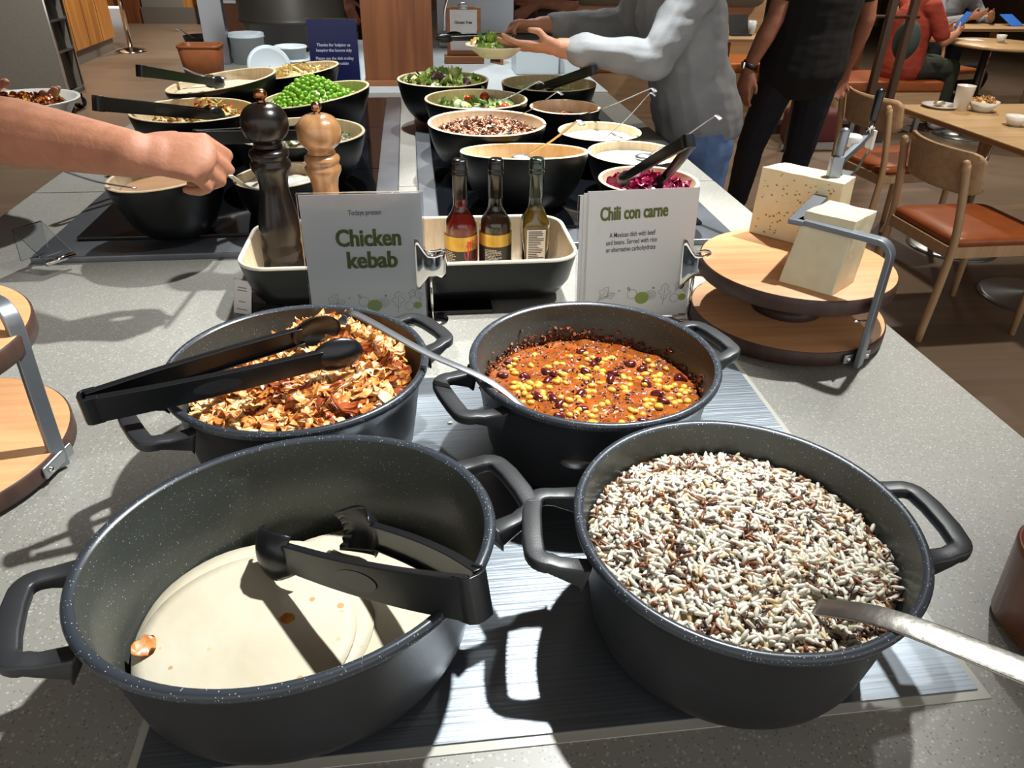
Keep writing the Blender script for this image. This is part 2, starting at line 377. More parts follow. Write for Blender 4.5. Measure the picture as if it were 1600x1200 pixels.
def grain(L, r, n=5, bend=.1):
    mb = MB(); p = [(0, -L/2), (r*.8, -L*.36), (r, 0), (r*.8, L*.36), (0, L/2)]
    mb.lathe(p, n); return [(z, x+bend*L*(1-(2*z/L)**2), y) for x, y, z in mb.v], mb.f
def flake(seed, L, Wd, th):
    g = random.Random(seed); nx, ny = 6, 3; vs = []; fs = []; curl = g.uniform(-.9, 1.3); tw = g.uniform(-.6, .6)
    for s in (1, -1):
        for i in range(nx):
            for j in range(ny):
                u = i/(nx-1)-.5; w = (j/(ny-1)-.5); e = 1-(2*abs(u))**3*.75
                x = L*u; y = Wd*w*e*g.uniform(.75, 1.2); z = -curl*L*u*u+tw*u*w*Wd*2+g.gauss(0, th*.55)+s*th*(.2 if (i in (0, nx-1) or j in (0, ny-1)) else .8)
                vs.append((x, y, z))
    N = nx*ny
    for i in range(nx-1):
        for j in range(ny-1):
            a = i*ny+j; fs.append((a, a+ny, a+ny+1, a+1)); fs.append((N+a, N+a+1, N+a+ny+1, N+a+ny))
    ed = [i*ny for i in range(nx)]+[(nx-1)*ny+j for j in range(1, ny)]+[i*ny+ny-1 for i in range(nx-2, -1, -1)]+[j for j in range(ny-2, 0, -1)]
    for a, b in zip(ed, ed[1:]+ed[:1]): fs.append((a, a+N, b+N, b) if False else (b, b+N, a+N, a))
    return vs, fs
def mound(parent, c, R, h, mat, name, n=40, k=14):
    mb = MB(); vs = []; fs = []
    for i in range(k+1):
        for j in range(n):
            r = R*i/k; x = c[0]+r*math.cos(2*PI*j/n); y = c[1]+r*math.sin(2*PI*j/n); vs.append((x, y, h(x, y)))
    for i in range(k):
        for j in range(n): fs.append((i*n+j, (i+1)*n+j, (i+1)*n+(j+1) % n, i*n+(j+1) % n))
    zb = min(v[2] for v in vs)-.012; b = len(vs)
    vs += [(c[0]+R*.86*math.cos(2*PI*j/n), c[1]+R*.86*math.sin(2*PI*j/n), zb) for j in range(n)]
    for j in range(n): fs.append((k*n+j, b+j, b+(j+1) % n, k*n+(j+1) % n))
    fs.append(tuple(b+j for j in range(n))[::-1])
    mb.add(vs, fs); return mb
# rice
m_rice = M('white_rice', '#c9c3b3', .42, sss=.12); m_rice2 = M('stained_rice', '#bda782', .45); m_rice3 = M('wild_rice', '#653b22', .4, var=(300, '#835434', .1)); m_rice4 = M('dark_wild_rice', '#3d281e', .4)
FR = (.285, .487)
def hrice(x, y):
    dx, dy = x-FR[0], y-FR[1]; r = math.hypot(dx, dy)
    return 1.010+.017*math.exp(-((dx+.02)**2+(dy-.02)**2)/(2*.075**2))-.012*(r/.146)**4+.004*noise.noise(V((x, y, 0))*25)-.02*math.exp(-((x-.33)**2+(y-.40)**2)/(2*.014**2))
rng = random.Random(3); items = []
temps = [grain(.0150, .0023, 6, .05), grain(.0134, .0022, 6, .12), grain(.0155, .0016, 5, .1), grain(.0162, .0022, 6, -.06)]
for i in range(5600):
    a = rng.uniform(0, 2*PI); r = .138*math.sqrt(rng.random()); x = FR[0]+r*math.cos(a); y = FR[1]+r*math.sin(a)
    q = rng.random(); k = rng.choice((0, 1, 3)); cl = noise.noise(V((x, y, 3))*45)
    br = q < .31+.22*cl
    items.append((2 if br and rng.random() < .7 else k, (x, y, hrice(x, y)+rng.uniform(-.003, .004)), rotm(rng), (3 if rng.random() < .4 else 2) if br else (1 if rng.random() < .16 else 0)))
base = mound(None, FR, .1385, lambda x, y: hrice(x, y)-.003, m_rice2, 'rice_bed').build('mixed_rice', m_rice2, origin=(FR[0], FR[1], .98))
tag(base, 'heap of cooked white and brown rice in the round front right pot', 'rice', kind='stuff')
scatter('grains', temps, items, [m_rice, m_rice2, m_rice3, m_rice4], parent=base)
# chicken
m_ch = [M('chicken_pale', '#e9bd80', .42, var=(90, '#cf8440', .12)), M('chicken_gold', '#d9924a', .38, var=(80, '#b5602a', .14)), M('chicken_brown', '#a8552a', .38, var=(80, '#7e3818', .12)), M('chicken_cream', '#f0d6ac', .45, var=(90, '#e0b070', .14))]
ML = (-.156, .818)
def hch(x, y):
    dx, dy = x-ML[0], y-ML[1]
    h = .985+.058*math.exp(-((dx-.045)**2/(2*.085**2)+(dy-.03)**2/(2*.075**2)))+.018*math.exp(-((dx)**2+(dy+.10)**2)/(2*.06**2))+.022*math.exp(-((dx-.02)**2+(dy-.085)**2)/(2*.03**2))
    return h+.006*noise.noise(V((x, y, 0))*22)
rng = random.Random(5); temps = [flake(s, rng.uniform(.020, .040), rng.uniform(.008, .016), rng.uniform(.0028, .0052)) for s in range(14)]; items = []
for i in range(1150):
    a = rng.uniform(0, 2*PI); r = .126*math.sqrt(rng.random()); x = ML[0]+r*math.cos(a); y = ML[1]+r*math.sin(a)
    dark = noise.noise(V((x, y, 9))*20)+rng.gauss(0, .45)
    mt = 2 if dark > .62 else 1 if dark > .1 else 0 if dark > -.4 else 3
    items.append((rng.randrange(14), (x, y, hch(x, y)+rng.uniform(-.004, .008)), rotm(rng, .7)*rng.uniform(.6, 1.05), mt))
base = mound(None, ML, .132, lambda x, y: hch(x, y)-.004, None, '').build('chicken_kebab', m_ch[1], origin=(ML[0], ML[1], .96))
tag(base, 'pile of chopped golden chicken kebab pieces in the rear left pot', 'chicken', kind='stuff')
q = scatter('chicken_strips', temps, items, m_ch, parent=base).modifiers.new('sub', 'SUBSURF'); q.levels = q.render_levels = 1
# chili
m_sauce = M('chili_sauce', '#985018', .2, var=(70, '#6f3610', .16), bump=(110, 1.0), coat=.4, speck=[(85, '#c07a2a', .25, .6), (110, '#5e2a12', .25, .55), (60, '#98300f', .2, .7)])
m_corn = M('sweetcorn', '#d49a38', .25, coat=.4); m_bean = M('kidney_bean', '#4a1216', .18, coat=.6); m_mince = M('minced_beef', '#6b3518', .4, var=(200, '#7a3c1d'))
m_smear = M('chili_smear', '#5b2a12', .45, var=(60, '#7b3512'))
MR = (.211, .798)
hs = lambda x, y: .988+.004*noise.noise(V((x, y, 0))*28)+.002*noise.noise(V((x, y, 5))*80)
base = mound(None, MR, .1405, hs, None, '', 72, 40).build('chili_con_carne', m_sauce, origin=(MR[0], MR[1], .96))
tag(base, 'red chili con carne with corn and beans in the rear right pot', 'chili', kind='stuff')
rng = random.Random(11)
def disc(R): a = rng.uniform(0, 2*PI); r = R*math.sqrt(rng.random()); return MR[0]+r*math.cos(a), MR[1]+r*math.sin(a)
cb = MB(); cb.ball((0, 0, 0), 1, n=8, k=6, sc=(1, .8, .62)); ct = [(cb.v, cb.f)]; items = []
cl = [disc(.12) for i in range(26)]
for i in range(150):
    if i % 3: q = cl[i % 26]; x, y = q[0]+rng.gauss(0, .014), q[1]+rng.gauss(0, .014)
    else: x, y = disc(.132)
    if math.hypot(x-MR[0], y-MR[1]) > .134: continue
    items.append((0, (x, y, hs(x, y)+rng.uniform(-.001, .0014)), rotm(rng, .5)*rng.uniform(.0050, .0066), 0))
tag(scatter('corn_kernels', ct, items, [m_corn], parent=base), kind='stuff')
items = []
for i in range(1000):
    x, y = disc(.138); items.append((1+rng.randrange(4), (x, y, hs(x, y)+rng.uniform(-.001, .001)), rotm(rng, .6)*rng.uniform(.14, .42), 0))
for i in range(420):   # crumbs dried on the wall above the sauce
    a = rng.gauss(.5*PI, .95); z = .985+abs(rng.gauss(0, .009)); rr = .1400+(z-.985)*.115
    items.append((1+rng.randrange(4), (MR[0]+rr*math.cos(a), MR[1]+rr*math.sin(a), z), rotm(rng)*rng.uniform(.15, .5), 0))
ct = ct+[flake(s, .018, .012, .004) for s in range(30, 34)]
tag(scatter('mince', ct, items, [m_mince], parent=base), kind='stuff')
def bean(L=.0098):
    mb = MB(); mb.sweep(bez([(-L*.8, -.0012, 0), (0, .0012, 0), (L*.8, -.0012, 0)], 5), lambda i, t: [(.0056*math.sin(PI*(.08+.84*t))**.5*math.cos(2*PI*j/8), .0048*math.sin(PI*(.08+.84*t))**.5*math.sin(2*PI*j/8)) for j in range(8)]); return mb
for i in range(34):
    x, y = disc(.128); mb = MB(); b_ = bean(); X = Matrix.Translation((x, y, hs(x, y)+.0008)) @ Matrix.Rotation(rng.uniform(0, 6.28), 4, 'Z') @ Matrix.Rotation(rng.gauss(0, .3), 4, 'Y')
    mb.add(b_.v, b_.f, 0, True, X); mb.build('kidney_bean', m_bean, parent=base)
# tortillas
m_tort = M('flour_tortilla', '#c9c2b0', .6, var=(11, '#bdb298', .25), speck=[(36, '#b58e5c', .13, .72), (70, '#c9ad82', .14, .7)], bump=(26, .8))
rng = random.Random(21)
def tortilla(c, z, R, seed, label, curl=0, curl_a=0):
    vs = []; fs = []; n, k = 56, 9
    for s in (0, 1):
        for i in range(k+1):
            for j in range(n):
                a = 2*PI*j/n; r = R*i/k*(1+.018*noise.noise(V((math.cos(a)*1.6, math.sin(a)*1.6, seed)))); x = c[0]+r*math.cos(a); y = c[1]+r*math.sin(a)
                h = .0022*noise.noise(V((x, y, seed*.1))*17)*(.3+i/k)-.002*(i/k)**6+curl*max(0, math.cos(a-curl_a))**3*(i/k)**5
                vs.append((x, y, z+h+(.0016 if s else -.0010)))
    o = (k+1)*n
    for i in range(k):
        for j in range(n):
            a, b, cc, d = i*n+j, (i+1)*n+j, (i+1)*n+(j+1) % n, i*n+(j+1) % n
            fs.append((o+a, o+b, o+cc, o+d)); fs.append((d, cc, b, a))
    for j in range(n): fs.append((k*n+j, k*n+(j+1) % n, o+k*n+(j+1) % n, o+k*n+j))
    mb = MB(); mb.add(vs, fs); return tag(mb.build('flour_tortilla', m_tort, origin=(c[0], c[1], z)), label, 'tortilla', 'flour tortillas in the oval pot')
for i in range(6): tortilla((-.122+.012*(i % 3-1), .502+.006*((i*2) % 3-1), ), .912+.0042*i, .1105, i, 'pale flour tortilla low in the stack in the oval pot')
tortilla((-.075, .517), .938, .106, 11, 'pale flour tortilla lying to the right, below the topmost one')
tortilla((-.086, .512), .942, .104, 12, 'pale flour tortilla at the right, its rim under the tongs', .008, PI)
tortilla((-.166, .494), .9465, .108, 13, 'pale flour tortilla on the left, second from the top')
top = tortilla((-.172, .480), .951, .097, 14, 'topmost pale flour tortilla with an orange oil spot')
mb = MB(); mb.prism([(-.139+.007*math.cos(2*PI*j/14)*(1+.15*math.sin(j*2)), .4905+.0065*math.sin(2*PI*j/14)) for j in range(14)], .9522, .9533); mb.build('oil_spot', M('oil_stain', '#c98a3c', .3, var=(200, '#a9601e')), parent=top)
mb = MB(); v, f = flake(3, .022, .017, .0015); mb.add(v, f, 0, True, Matrix.Translation((-.258, .468, .957)) @ Matrix.Rotation(.9, 4, 'Z') @ Matrix.Rotation(.6, 4, 'X')); tag(mb.build('chicken_scrap', m_ch[1], origin=(-.258, .468, .955)), 'orange scrap of chicken at the left edge of the tortillas', 'food scrap')
mb = MB(); g = grain(.008, .002); mb.add(g[0], g[1], 0, True, Matrix.Translation((.029, .863, .9045))); tag(mb.build('rice_grain', m_rice, origin=(.029, .863, .903)), 'single white rice grain fallen on the steel hot plate', 'rice grain')

# ---------------------------------------------------------------- tongs and spoons
m_grip = M('grip_oval', '#2b2e31', .22)  # flat oval, lighter than the arm, drawn for the thumb recess
def arm_prof(i, t, h0=.0135, h1=.009, s=1):
    h = h0*(1-t)+h1*t; w = .0016; d = .0075
    p = [(-w, -h), (d, -h), (d, -h+.0022), (w, -h+.0022), (w, h-.0022), (d, h-.0022), (d, h), (-w, h)]
    return [(a*s, b) for a, b in p]
def tongs(label, J, A, B, bow=.012, head='spoon', up=(0, 0, 1), h0=.0145, group=None, heads=(None, None), mat=None, hs=1.0):
    mat = mat or m_nylon; J, A, B = V(J), V(A), V(B); up = V(up); r = thing('serving_tongs', J-V((0, 0, h0)), label, 'tongs', group)
    mid = (A+B)/2; fw = (mid-J).normalized(); side = fw.cross(up).normalized(); u = side.cross(fw)
    for T in (A, B):
        sg = 1 if (T-J).dot(side) > 0 else -1
        st = J+side*sg*.0095
        path = bez([st, st+(T-st)*.3+side*sg*bow, st+(T-st)*.65+side*sg*bow, T], 8)
        mb = MB(); mb.sweep(path, lambda i, t: arm_prof(i, t, h0, h0*.72, -sg), u); mb.build('arm', mat, parent=r, bevel=.0008, seg=1)
        e = (path[-1]-path[-3]).normalized(); s2 = e.cross(u).normalized()*sg
        X = Matrix((e, s2, e.cross(s2))).transposed()
        mb = MB()
        if head == 'spoon':
            vs = []; fs = []; n, k = 18, 8; Lh, Hh = .05, h0*1.35
            for s in (0, 1):
                for i in range(k+1):
                    for j in range(n):
                        a = 2*PI*j/n; rr = i/k; vs.append((Lh*.5+Lh*.62*rr*math.cos(a), -.010*(1-rr*rr)*-1+(-.002 if s else .0005)-.004, Hh*rr*math.sin(a)))
            o = (k+1)*n
            for i in range(k):
                for j in range(n):
                    a, b, cc, d = i*n+j, (i+1)*n+j, (i+1)*n+(j+1) % n, i*n+(j+1) % n
                    fs += [(o+a, o+b, o+cc, o+d), (d, cc, b, a)]
            for j in range(n): fs.append((k*n+j, k*n+(j+1) % n, o+k*n+(j+1) % n, o+k*n+j))
            mb.add(vs, fs, 0, True, Matrix.Translation(T-e*.008) @ X.to_4x4())
        elif head == 'claw':
            # scalloped cup: a curved shell whose free edge carries teeth
            vs = []; fs = []; n, k = 13, 7
            for s in (0, 1):
                for i in range(k+1):
                    for j in range(n):
                        w = (j/(n-1)-.5)*2; t = i/k; hh = .0165+.010*math.sin(PI*min(1, .08+t*.8))
                        tooth = .004*(j % 2) if i == k else 0
                        th = t*.85; Rr = .050
                        vs.append((hs*(.056*t+tooth), hs*(.002+.015*math.sin(PI*t*.85)-.014*t*t-.010*w*w-(.0022 if s else 0)), hs*hh*w))
            o = (k+1)*n
            for i in range(k):
                for j in range(n-1):
                    a = i*n+j; fs += [(a, a+n, a+n+1, a+1), (o+a, o+a+1, o+a+n+1, o+a+n)]
            bd = [j for j in range(n)]+[i*n+n-1 for i in range(1, k+1)]+[k*n+j for j in range(n-2, -1, -1)]+[i*n for i in range(k-1, 0, -1)]
            for a, b in zip(bd, bd[1:]+bd[:1]): fs.append((a, b, b+o, a+o))
            mb.add(vs, fs, 0, True, Matrix.Translation(T-e*.004) @ X.to_4x4())
        mb.build('gripping_head', mat, parent=r)
        if h0 > .0145:
            k = len(path)*11//20; pc = path[k]; tt = (path[k+1]-path[k-1]).normalized(); sd = tt.cross(u).normalized()*sg; uu = sd.cross(tt)*sg; mb = MB()
            mb.add([pc+sd*.0019+tt*.026*math.cos(2*PI*i/24)+uu*h0*.5*math.sin(2*PI*i/24) for i in range(24)], [tuple(range(24))], 0, False); mb.build('thumb_grip', m_grip, parent=r, solid=.0006)
    mb = MB(); pts = [J+side*.0105+fw*.012, J+side*.0105, J+side*.008-fw*.004, J-fw*.0055, J-side*.008-fw*.004, J-side*.0105, J-side*.0105+fw*.012]
    mb.sweep(pts, [(-.002, -h0*1.05), (.002, -h0*1.05), (.002, h0*1.05), (-.002, h0*1.05)], u, smooth=False); mb.build('spring_end', mat, parent=r, bevel=.001)
    return r
t = tongs('greasy black plastic tongs lying across the pot of chicken kebab', (-.358, .706, 1.058), (-.118, .774, 1.065), (-.150, .835, 1.068), .004, 'spoon', h0=.0155)
t = tongs('black plastic tongs with toothed heads resting on the tortillas', (.030, .402, 1.060), (-.142, .532, .988), (-.056, .555, .988), .006, 'claw', up=(.1, .1, 1), h0=.0185, hs=1.0)
def strip(path, w, th): return bez(path, 8), w, th
def spoon_handle(mb, path, w0, w1, th, up, mat=0, n=8):
    p = bez(path, n); mb.sweep(p, lambda i, t: rrect(w0*(1-t)+w1*t, th, th*.45, 2), up, mat)
r = thing('chili_spoon', (.145, .70, .98), 'long steel serving spoon dipped in the chili, handle lying over the chicken pot', 'spoon')
mb = MB(); spoon_handle(mb, [(-.104, .862, 1.066), (-.100, .868, 1.072), (-.085, .868, 1.076), (.00, .79, 1.060), (.075, .737, 1.045), (.135, .70, 1.002), (.147, .692, .990)], .014, .008, .0022, (0, 0, 1)); mb.build('handle', m_steel2, parent=r)
mb = MB(); mb.ball((.172, .672, .975), .022, 0, 16, 8, (1.2, .8, .4)); mb.build('spoon_bowl', m_steel2, parent=r)
r = thing('rice_spoon', (.33, .385, 1.01), 'flat steel serving spoon stuck in the rice, handle sticking out at right', 'spoon')
mb = MB(); spoon_handle(mb, [(.318, .402, 1.013), (.350, .360, 1.0425), (.41, .285, 1.064), (.52, .155, 1.095)], .018, .026, .0024, (.1, -.4, 1)); mb.build('handle', M('worn_steel', '#b5b2ab', .3, .95, var=(30, '#95908a', .2), bump=(90, .2)), parent=r)
mb = MB(); mb.ball((.305, .412, .995), .026, 0, 16, 8, (1.2, .8, .3)); mb.build('spoon_bowl', m_steel2, parent=r)

# ---------------------------------------------------------------- condiment tray
def rings(mb, rs, mat=0, cap0=False, cap1=False):
    """loft through closed rings of equal count"""
    n = len(rs[0]); vs = [p for r in rs for p in r]; fs = []
    for i in range(len(rs)-1):
        for j in range(n): fs.append((i*n+j, i*n+(j+1) % n, (i+1)*n+(j+1) % n, (i+1)*n+j))
    if cap0: fs.append(tuple(range(n))[::-1])
    if cap1: fs.append(tuple((len(rs)-1)*n+j for j in range(n)))
    mb.add(vs, fs, mat)
def ring(cx, cy, z, w, d, r): return [(cx+x, cy+y, z) for x, y in rrect(w, d, r, 8)]
TX, TY = -.0165, 1.333
r = thing('condiment_tray', (TX, TY, .9), 'rectangular black tray with pale bamboo lining holding bottles and mills', 'tray')
mb = MB(); rings(mb, [ring(TX, TY, z, w, d, q) for z, w, d, q in ((.909, .50, .14, .05), (.910, .535, .165, .06), (.918, .562, .196, .065), (.942, .584, .220, .062), (.996, .600, .244, .055))], 0, True); mb.build('outer_shell', m_bowl, parent=r)
mb = MB(); rings(mb, [ring(TX, TY, z, w, d, q) for z, w, d, q in ((.996, .600, .244, .055), (1.001, .6005, .2445, .055), (1.002, .597, .241, .053), (1.001, .590, .234, .05), (.998, .588, .232, .049))], 0); mb.build('rim', M('cream_rim', '#d8cfbb', .4), parent=r)
mb = MB(); rings(mb, [ring(TX, TY, z, w, d, q) for z, w, d, q in ((.998, .588, .232, .049), (.942, .570, .208, .056), (.922, .55, .186, .06), (.9155, .52, .16, .05))], 0, False, True); mb.build('lining', M('tray_bamboo', '#cdb99b', .5, wood=('z', 90, '#bfa88a')), parent=r)
mb = MB(); mb.b2(-.2, .125, 1.212, 1.46, .9, .909); tag(mb.build('black_base_slab', m_glass_hob, origin=(-.04, 1.36, .9), bevel=.002), 'thin black slab under the condiment tray, edge showing by the sign', 'slab')
# mills
def mill(nm, x, y, prof, mt, knob, label):
    r = thing(nm, (x, y, .9155), label, 'mill')
    mb = MB(); mb.lathe([(a, z) for a, z in prof[0]], 40, (x, y, .9155)); mb.build('body', mt, parent=r)
    mb = MB(); mb.lathe([(a, z) for a, z in prof[1]], 40, (x, y, .9155)); mb.build('head', mt, parent=r)
    mb = MB(); mb.lathe([(a, z) for a, z in prof[2]], 24, (x, y, .9155)); mb.build('knob', knob, parent=r)
def smooth_prof(p, n=5): return [(max(0, q.x), q.z) for q in bez([(a, 0, z) for a, z in p], n)]
m_mill = M('dark_lacquered_wood', '#14100d', .26, spec=.45, var=(30, '#1e1612', .2))
m_mill2 = M('varnished_beech', '#b98a5f', .25, coat=.6, wood=('z', 45, '#9c6f46'))
b = [(0, 0), (.039, 0), (.040, .004), (.040, .03), (.0375, .037), (.035, .041), (.0345, .046), (.038, .052), (.0385, .062), (.0345, .070), (.0345, .076), (.0385, .095), (.0375, .115), (.032, .14), (.0265, .165), (.0255, .182), (.0285, .200), (.033, .208), (.0355, .214), (.0355, .221), (.0315, .226), (.0325, .230), (.035, .235), (.034, .241), (.027, .246), (0, .2465)]
h = smooth_prof([(0, .2468), (.024, .247), (.024, .254), (.027, .258), (.036, .268), (.0405, .283), (.0385, .300), (.030, .313), (.018, .3195), (.009, .321), (0, .3215)], 4)
k = smooth_prof([(0, .321), (.007, .322), (.0065, .326), (.011, .331), (.0105, .339), (.006, .343), (0, .344)], 4)
mill('pepper_mill', -.258, 1.372, (b, h, k), m_mill, M('copper_knob', '#a97650', .25, 1), 'tall black wooden pepper mill standing in the condiment tray')
s = .93; b2 = [(a*.92, z*s) for a, z in b]; h2 = [(a*.98, z*s) for a, z in h]; k2 = [(a*.8, z*s-.001) for a, z in k]
mill('salt_mill', -.170, 1.393, (b2, h2, k2), m_mill2, M('brass_knob', '#b08a6c', .2, 1), 'light varnished wooden mill behind the chicken kebab sign')
# bottles
m_glass = M('bottle_glass', '#f1f5f3', .02, trans=1, ior=1.45)
m_gold = M('gold_label', '#b08f3c', .3, .7, var=(20, '#cdb25e', .2)); m_lblk = M('black_label', '#17181a', .4); m_lw = M('label_print', '#bdbab2', .6); m_red = M('red_print', '#c1331f', .5)
m_capb = M('black_cap', '#0b0b0d', .25, coat=.1); m_capg = M('dark_green_cap', '#17281d', .22, coat=.5)
def bottle(x, y, label, liq, liqtop, cap, square=False):
    z0 = .9155; r = thing('sauce_bottle', (x, y, z0), label, 'bottle', 'bottles in the condiment tray')
    R = .0315
    def sq(p):
        if not square: return p
        rr = math.hypot(p.x, p.y)
        if rr < 1e-6: return p
        k = min(1, max(0, (rr-.016)/.012)); c, s_ = abs(p.x)/rr, abs(p.y)/rr; e = 5; f = 1/((c**e+s_**e)**(1/e))*.86
        f = 1*(1-k)+f*k; return V((p.x*f, p.y*f, p.z))
    out = [(0, 0), (R-.003, 0), (R, .003), (R, .088)] + smooth_prof([(R, .088), (R*.97, .102), (.021, .118), (.0145, .131), (.013, .150), (.013, .198)], 4)[1:]
    inn = [(a-.0022, z if z > .01 else .006) for a, z in out[2:]]
    mb = MB(); mb.lathe(out+[(.0108, .198)]+inn[::-1]+[(0, .006)], 40, (x, y, z0), 0, fn=sq); mb.build('glass', m_glass, parent=r)
    lt = [(max(a-.0006, .0005), z+.0005) for a, z in inn if z < liqtop]; lr = np.interp(liqtop, [z for a, z in inn], [a for a, z in inn])-.0006
    mb = MB(); mb.lathe([(0, .0066)]+lt+[(lr, liqtop), (0, liqtop)], 40, (x, y, z0), 0, fn=sq); mb.build('contents', liq, parent=r)
    cp = [(0, .2215), (.0115, .2215), (.0138, .219), (.0142, .216), (.0142, .206), (.0148, .205), (.0148, .202), (.0142, .201), (.0142, .198), (.0148, .197), (.0148, .193), (.0141, .192), (.0139, .150), (.0134, .150)]
    mb = MB(); mb.lathe(cp, 32, (x, y, z0)); mb.build('cap', cap, parent=r)
    return r, R, z0
def wrap(r, x, y, R, z0, a0, a1, za, zb, mat, name):
    mb = MB(); n = 24; vs = []
    for z in (za, zb): vs += [(x+R*math.sin(a0+(a1-a0)*i/n), y-R*math.cos(a0+(a1-a0)*i/n), z0+z) for i in range(n+1)]
    mb.add(vs, [(i, i+1, i+n+2, i+n+1) for i in range(n)]); return mb.build(name, mat, parent=r)
def wrap_text(r, x, y, R, z0, a, z, body, size, mat, sx=.8, fat=0, align='LEFT'):
    vs, fs = text(body, size, mat, align=align, sx=sx, fat=fat, ext=0)
    mb = MB(); mb.add([(x+R*math.sin(a+v.x/R), y-R*math.cos(a+v.x/R), z0+z+v.y) for v in vs], fs, 0, False); mb.build('label_print', mat, parent=r)
def print_lines(r, x, y, R, z0, a0, a1, za, zb, n, mat, seed, flat=False):
    g = random.Random(seed); mb = MB()
    for i in range(n):
        z = za+(zb-za)*i/n; a = a0; e = a0+(a1-a0)*g.uniform(.55, 1)
        while a < e:
            b = min(e, a+g.uniform(.05, .2)); 
            P_ = (lambda t: V((x+R*math.sin(t), y-R*math.cos(t), 0))) if not flat else (lambda t: V((x+t, y-R, 0)))
            p, q = P_(a), P_(b); h = abs(zb-za)/n*.5
            mb.add([p+V((0, 0, z0+z)), q+V((0, 0, z0+z)), q+V((0, 0, z0+z+h)), p+V((0, 0, z0+z+h))], [(0, 1, 2, 3)], 0, False); a = b+(.035 if not flat else .001)
    mb.build('small_print', mat, parent=r)
liq_red = M('red_chili_oil', '#a01808', .05, trans=.75, ior=1.36); liq_brown = M('brown_vinegar', '#3a1c08', .05, trans=.6, ior=1.36); liq_oil = M('golden_olive_oil', '#a8841a', .05, trans=.7, ior=1.4)
bx, by = .078, 1.372; r, R, z0 = bottle(bx, by, 'small bottle of red chili oil with a gold and black label', liq_red, .147, m_capb)
wrap(r, bx, by, R+.0004, z0, -1.9, 1.9, .054, .082, m_gold, 'gold_band'); wrap(r, bx, by, R+.0005, z0, -1.9, 1.9, .004, .054, m_lblk, 'label')
wrap_text(r, bx, by, R+.0009, z0, .62, .046, 'CHILI', .0105, m_red, .8, .02); wrap_text(r, bx, by, R+.0009, z0, .42, .0605, 'LEIT', .0065, m_ink, .8)
print_lines(r, bx, by, R+.0009, z0, -1.05, -.35, .050, .006, 13, m_lw, 3)
mb = MB(); mb.ball((bx+R*math.sin(.95), by-R*math.cos(.95), z0+.018), .006, 0, 10, 6, (.35, .35, 1.6)); mb.ball((bx+R*math.sin(1.15), by-R*math.cos(1.15), z0+.016), .005, 0, 10, 6, (.35, .35, 1.6)); mb.build('pepper_print', m_red, parent=r)
bx, by = .145, 1.372; r, R, z0 = bottle(bx, by, 'small bottle of dark brown vinegar with a gold and black label', liq_brown, .111, m_capb)
wrap(r, bx, by, R+.0004, z0, -1.9, 1.9, .061, .085, m_gold, 'gold_band'); wrap(r, bx, by, R+.0005, z0, -1.9, 1.9, .004, .061, m_lblk, 'label'); print_lines(r, bx, by, R+.0009, z0, -.75, .35, .054, .008, 15, m_lw, 4)
bx, by = .222, 1.372; r, R, z0 = bottle(bx, by, 'square bottle of golden olive oil with a white text label', liq_oil, .124, m_capg, True)
Rf = R*.865
mb = MB(); mb.b2(bx-.019, bx+.017, by-Rf-.0008, by-Rf-.0002, z0+.014, z0+.092); mb.build('label', m_paper, parent=r)
mb = MB(); mb.b2(bx-.019, bx+.017, by-Rf-.0008, by-Rf-.0002, z0+.004, z0+.014); mb.build('label_foot', M('orange_print', '#c98a28', .5), parent=r)
print_lines(r, bx, by, Rf+.0011, z0, -.016, .015, .088, .018, 20, m_ink, 5, True)

# ---------------------------------------------------------------- signs
def ribbon(mb, pts, w=.0007, mat=0, X=None):
    vs = []; fs = []
    for i, p in enumerate(pts):
        a = V((*pts[max(i-1, 0)], 0)); b = V((*pts[min(i+1, len(pts)-1)], 0)); t = (b-a)
        if t.length < 1e-9: t = V((1, 0, 0))
        t.normalize(); n = V((-t.y, t.x, 0))*w/2; q = V((*p, 0)); vs += [q-n, q+n]
    for i in range(len(pts)-1): fs.append((2*i, 2*i+2, 2*i+3, 2*i+1))
    mb.add(vs, fs, mat, False, X)
def sketch(parent, X, sc=1):
    """row of drawn leaves, berries and onions along the foot of a menu card (card 0.2 wide)"""
    mb = MB()
    def leaf(cx, cy, a, L):
        pts = []
        for s in (1, -1):
            for i in range(15):
                t = i/14 if s > 0 else 1-i/14; w = L*.28*math.sin(PI*min(1, t*1.02))*(1+.38*math.sin(t*17)); pts.append((t*L, s*w))
        pts = [(cx+u*math.cos(a)-v*math.sin(a), cy+u*math.sin(a)+v*math.cos(a)) for u, v in pts]
        ribbon(mb, pts+[pts[0]], .0008, 0, X); ribbon(mb, [(cx-.3*L*math.cos(a), cy-.3*L*math.sin(a)), (cx+.8*L*math.cos(a), cy+.8*L*math.sin(a))], .0007, 0, X)
    def circ(cx, cy, r, e=1, n=20): ribbon(mb, [(cx+r*math.cos(2*PI*i/n), cy+r*e*math.sin(2*PI*i/n)) for i in range(n+1)], .0008, 0, X)
    leaf(.030, .020, 1.0, .026); leaf(.040, .022, .4, .018); circ(.088, .026, .0085, 1.05); leaf(.083, .034, 2.2, .007); circ(.122, .023, .0095, .85); circ(.122, .023, .006, .8); circ(.121, .023, .003, .8)
    leaf(.146, .012, 1.5, .032); leaf(.168, .030, 1.2, .018); circ(.166, .015, .008); leaf(.185, .026, 1.9, .02)
    mb.build('ink_sketch', m_ink2, parent=parent)
    for cx, cy, q in ((.106, .018, .0125), (.180, .016, .0072), (.126, .036, .0022), (.064, .034, .0016)): g = MB(); g.prism([(cx+q*math.cos(2*PI*i/24), cy+q*.9*math.sin(2*PI*i/24)) for i in range(24)], -.0001, .0001, 0, X); g.build('green_dot', m_green, parent=parent)
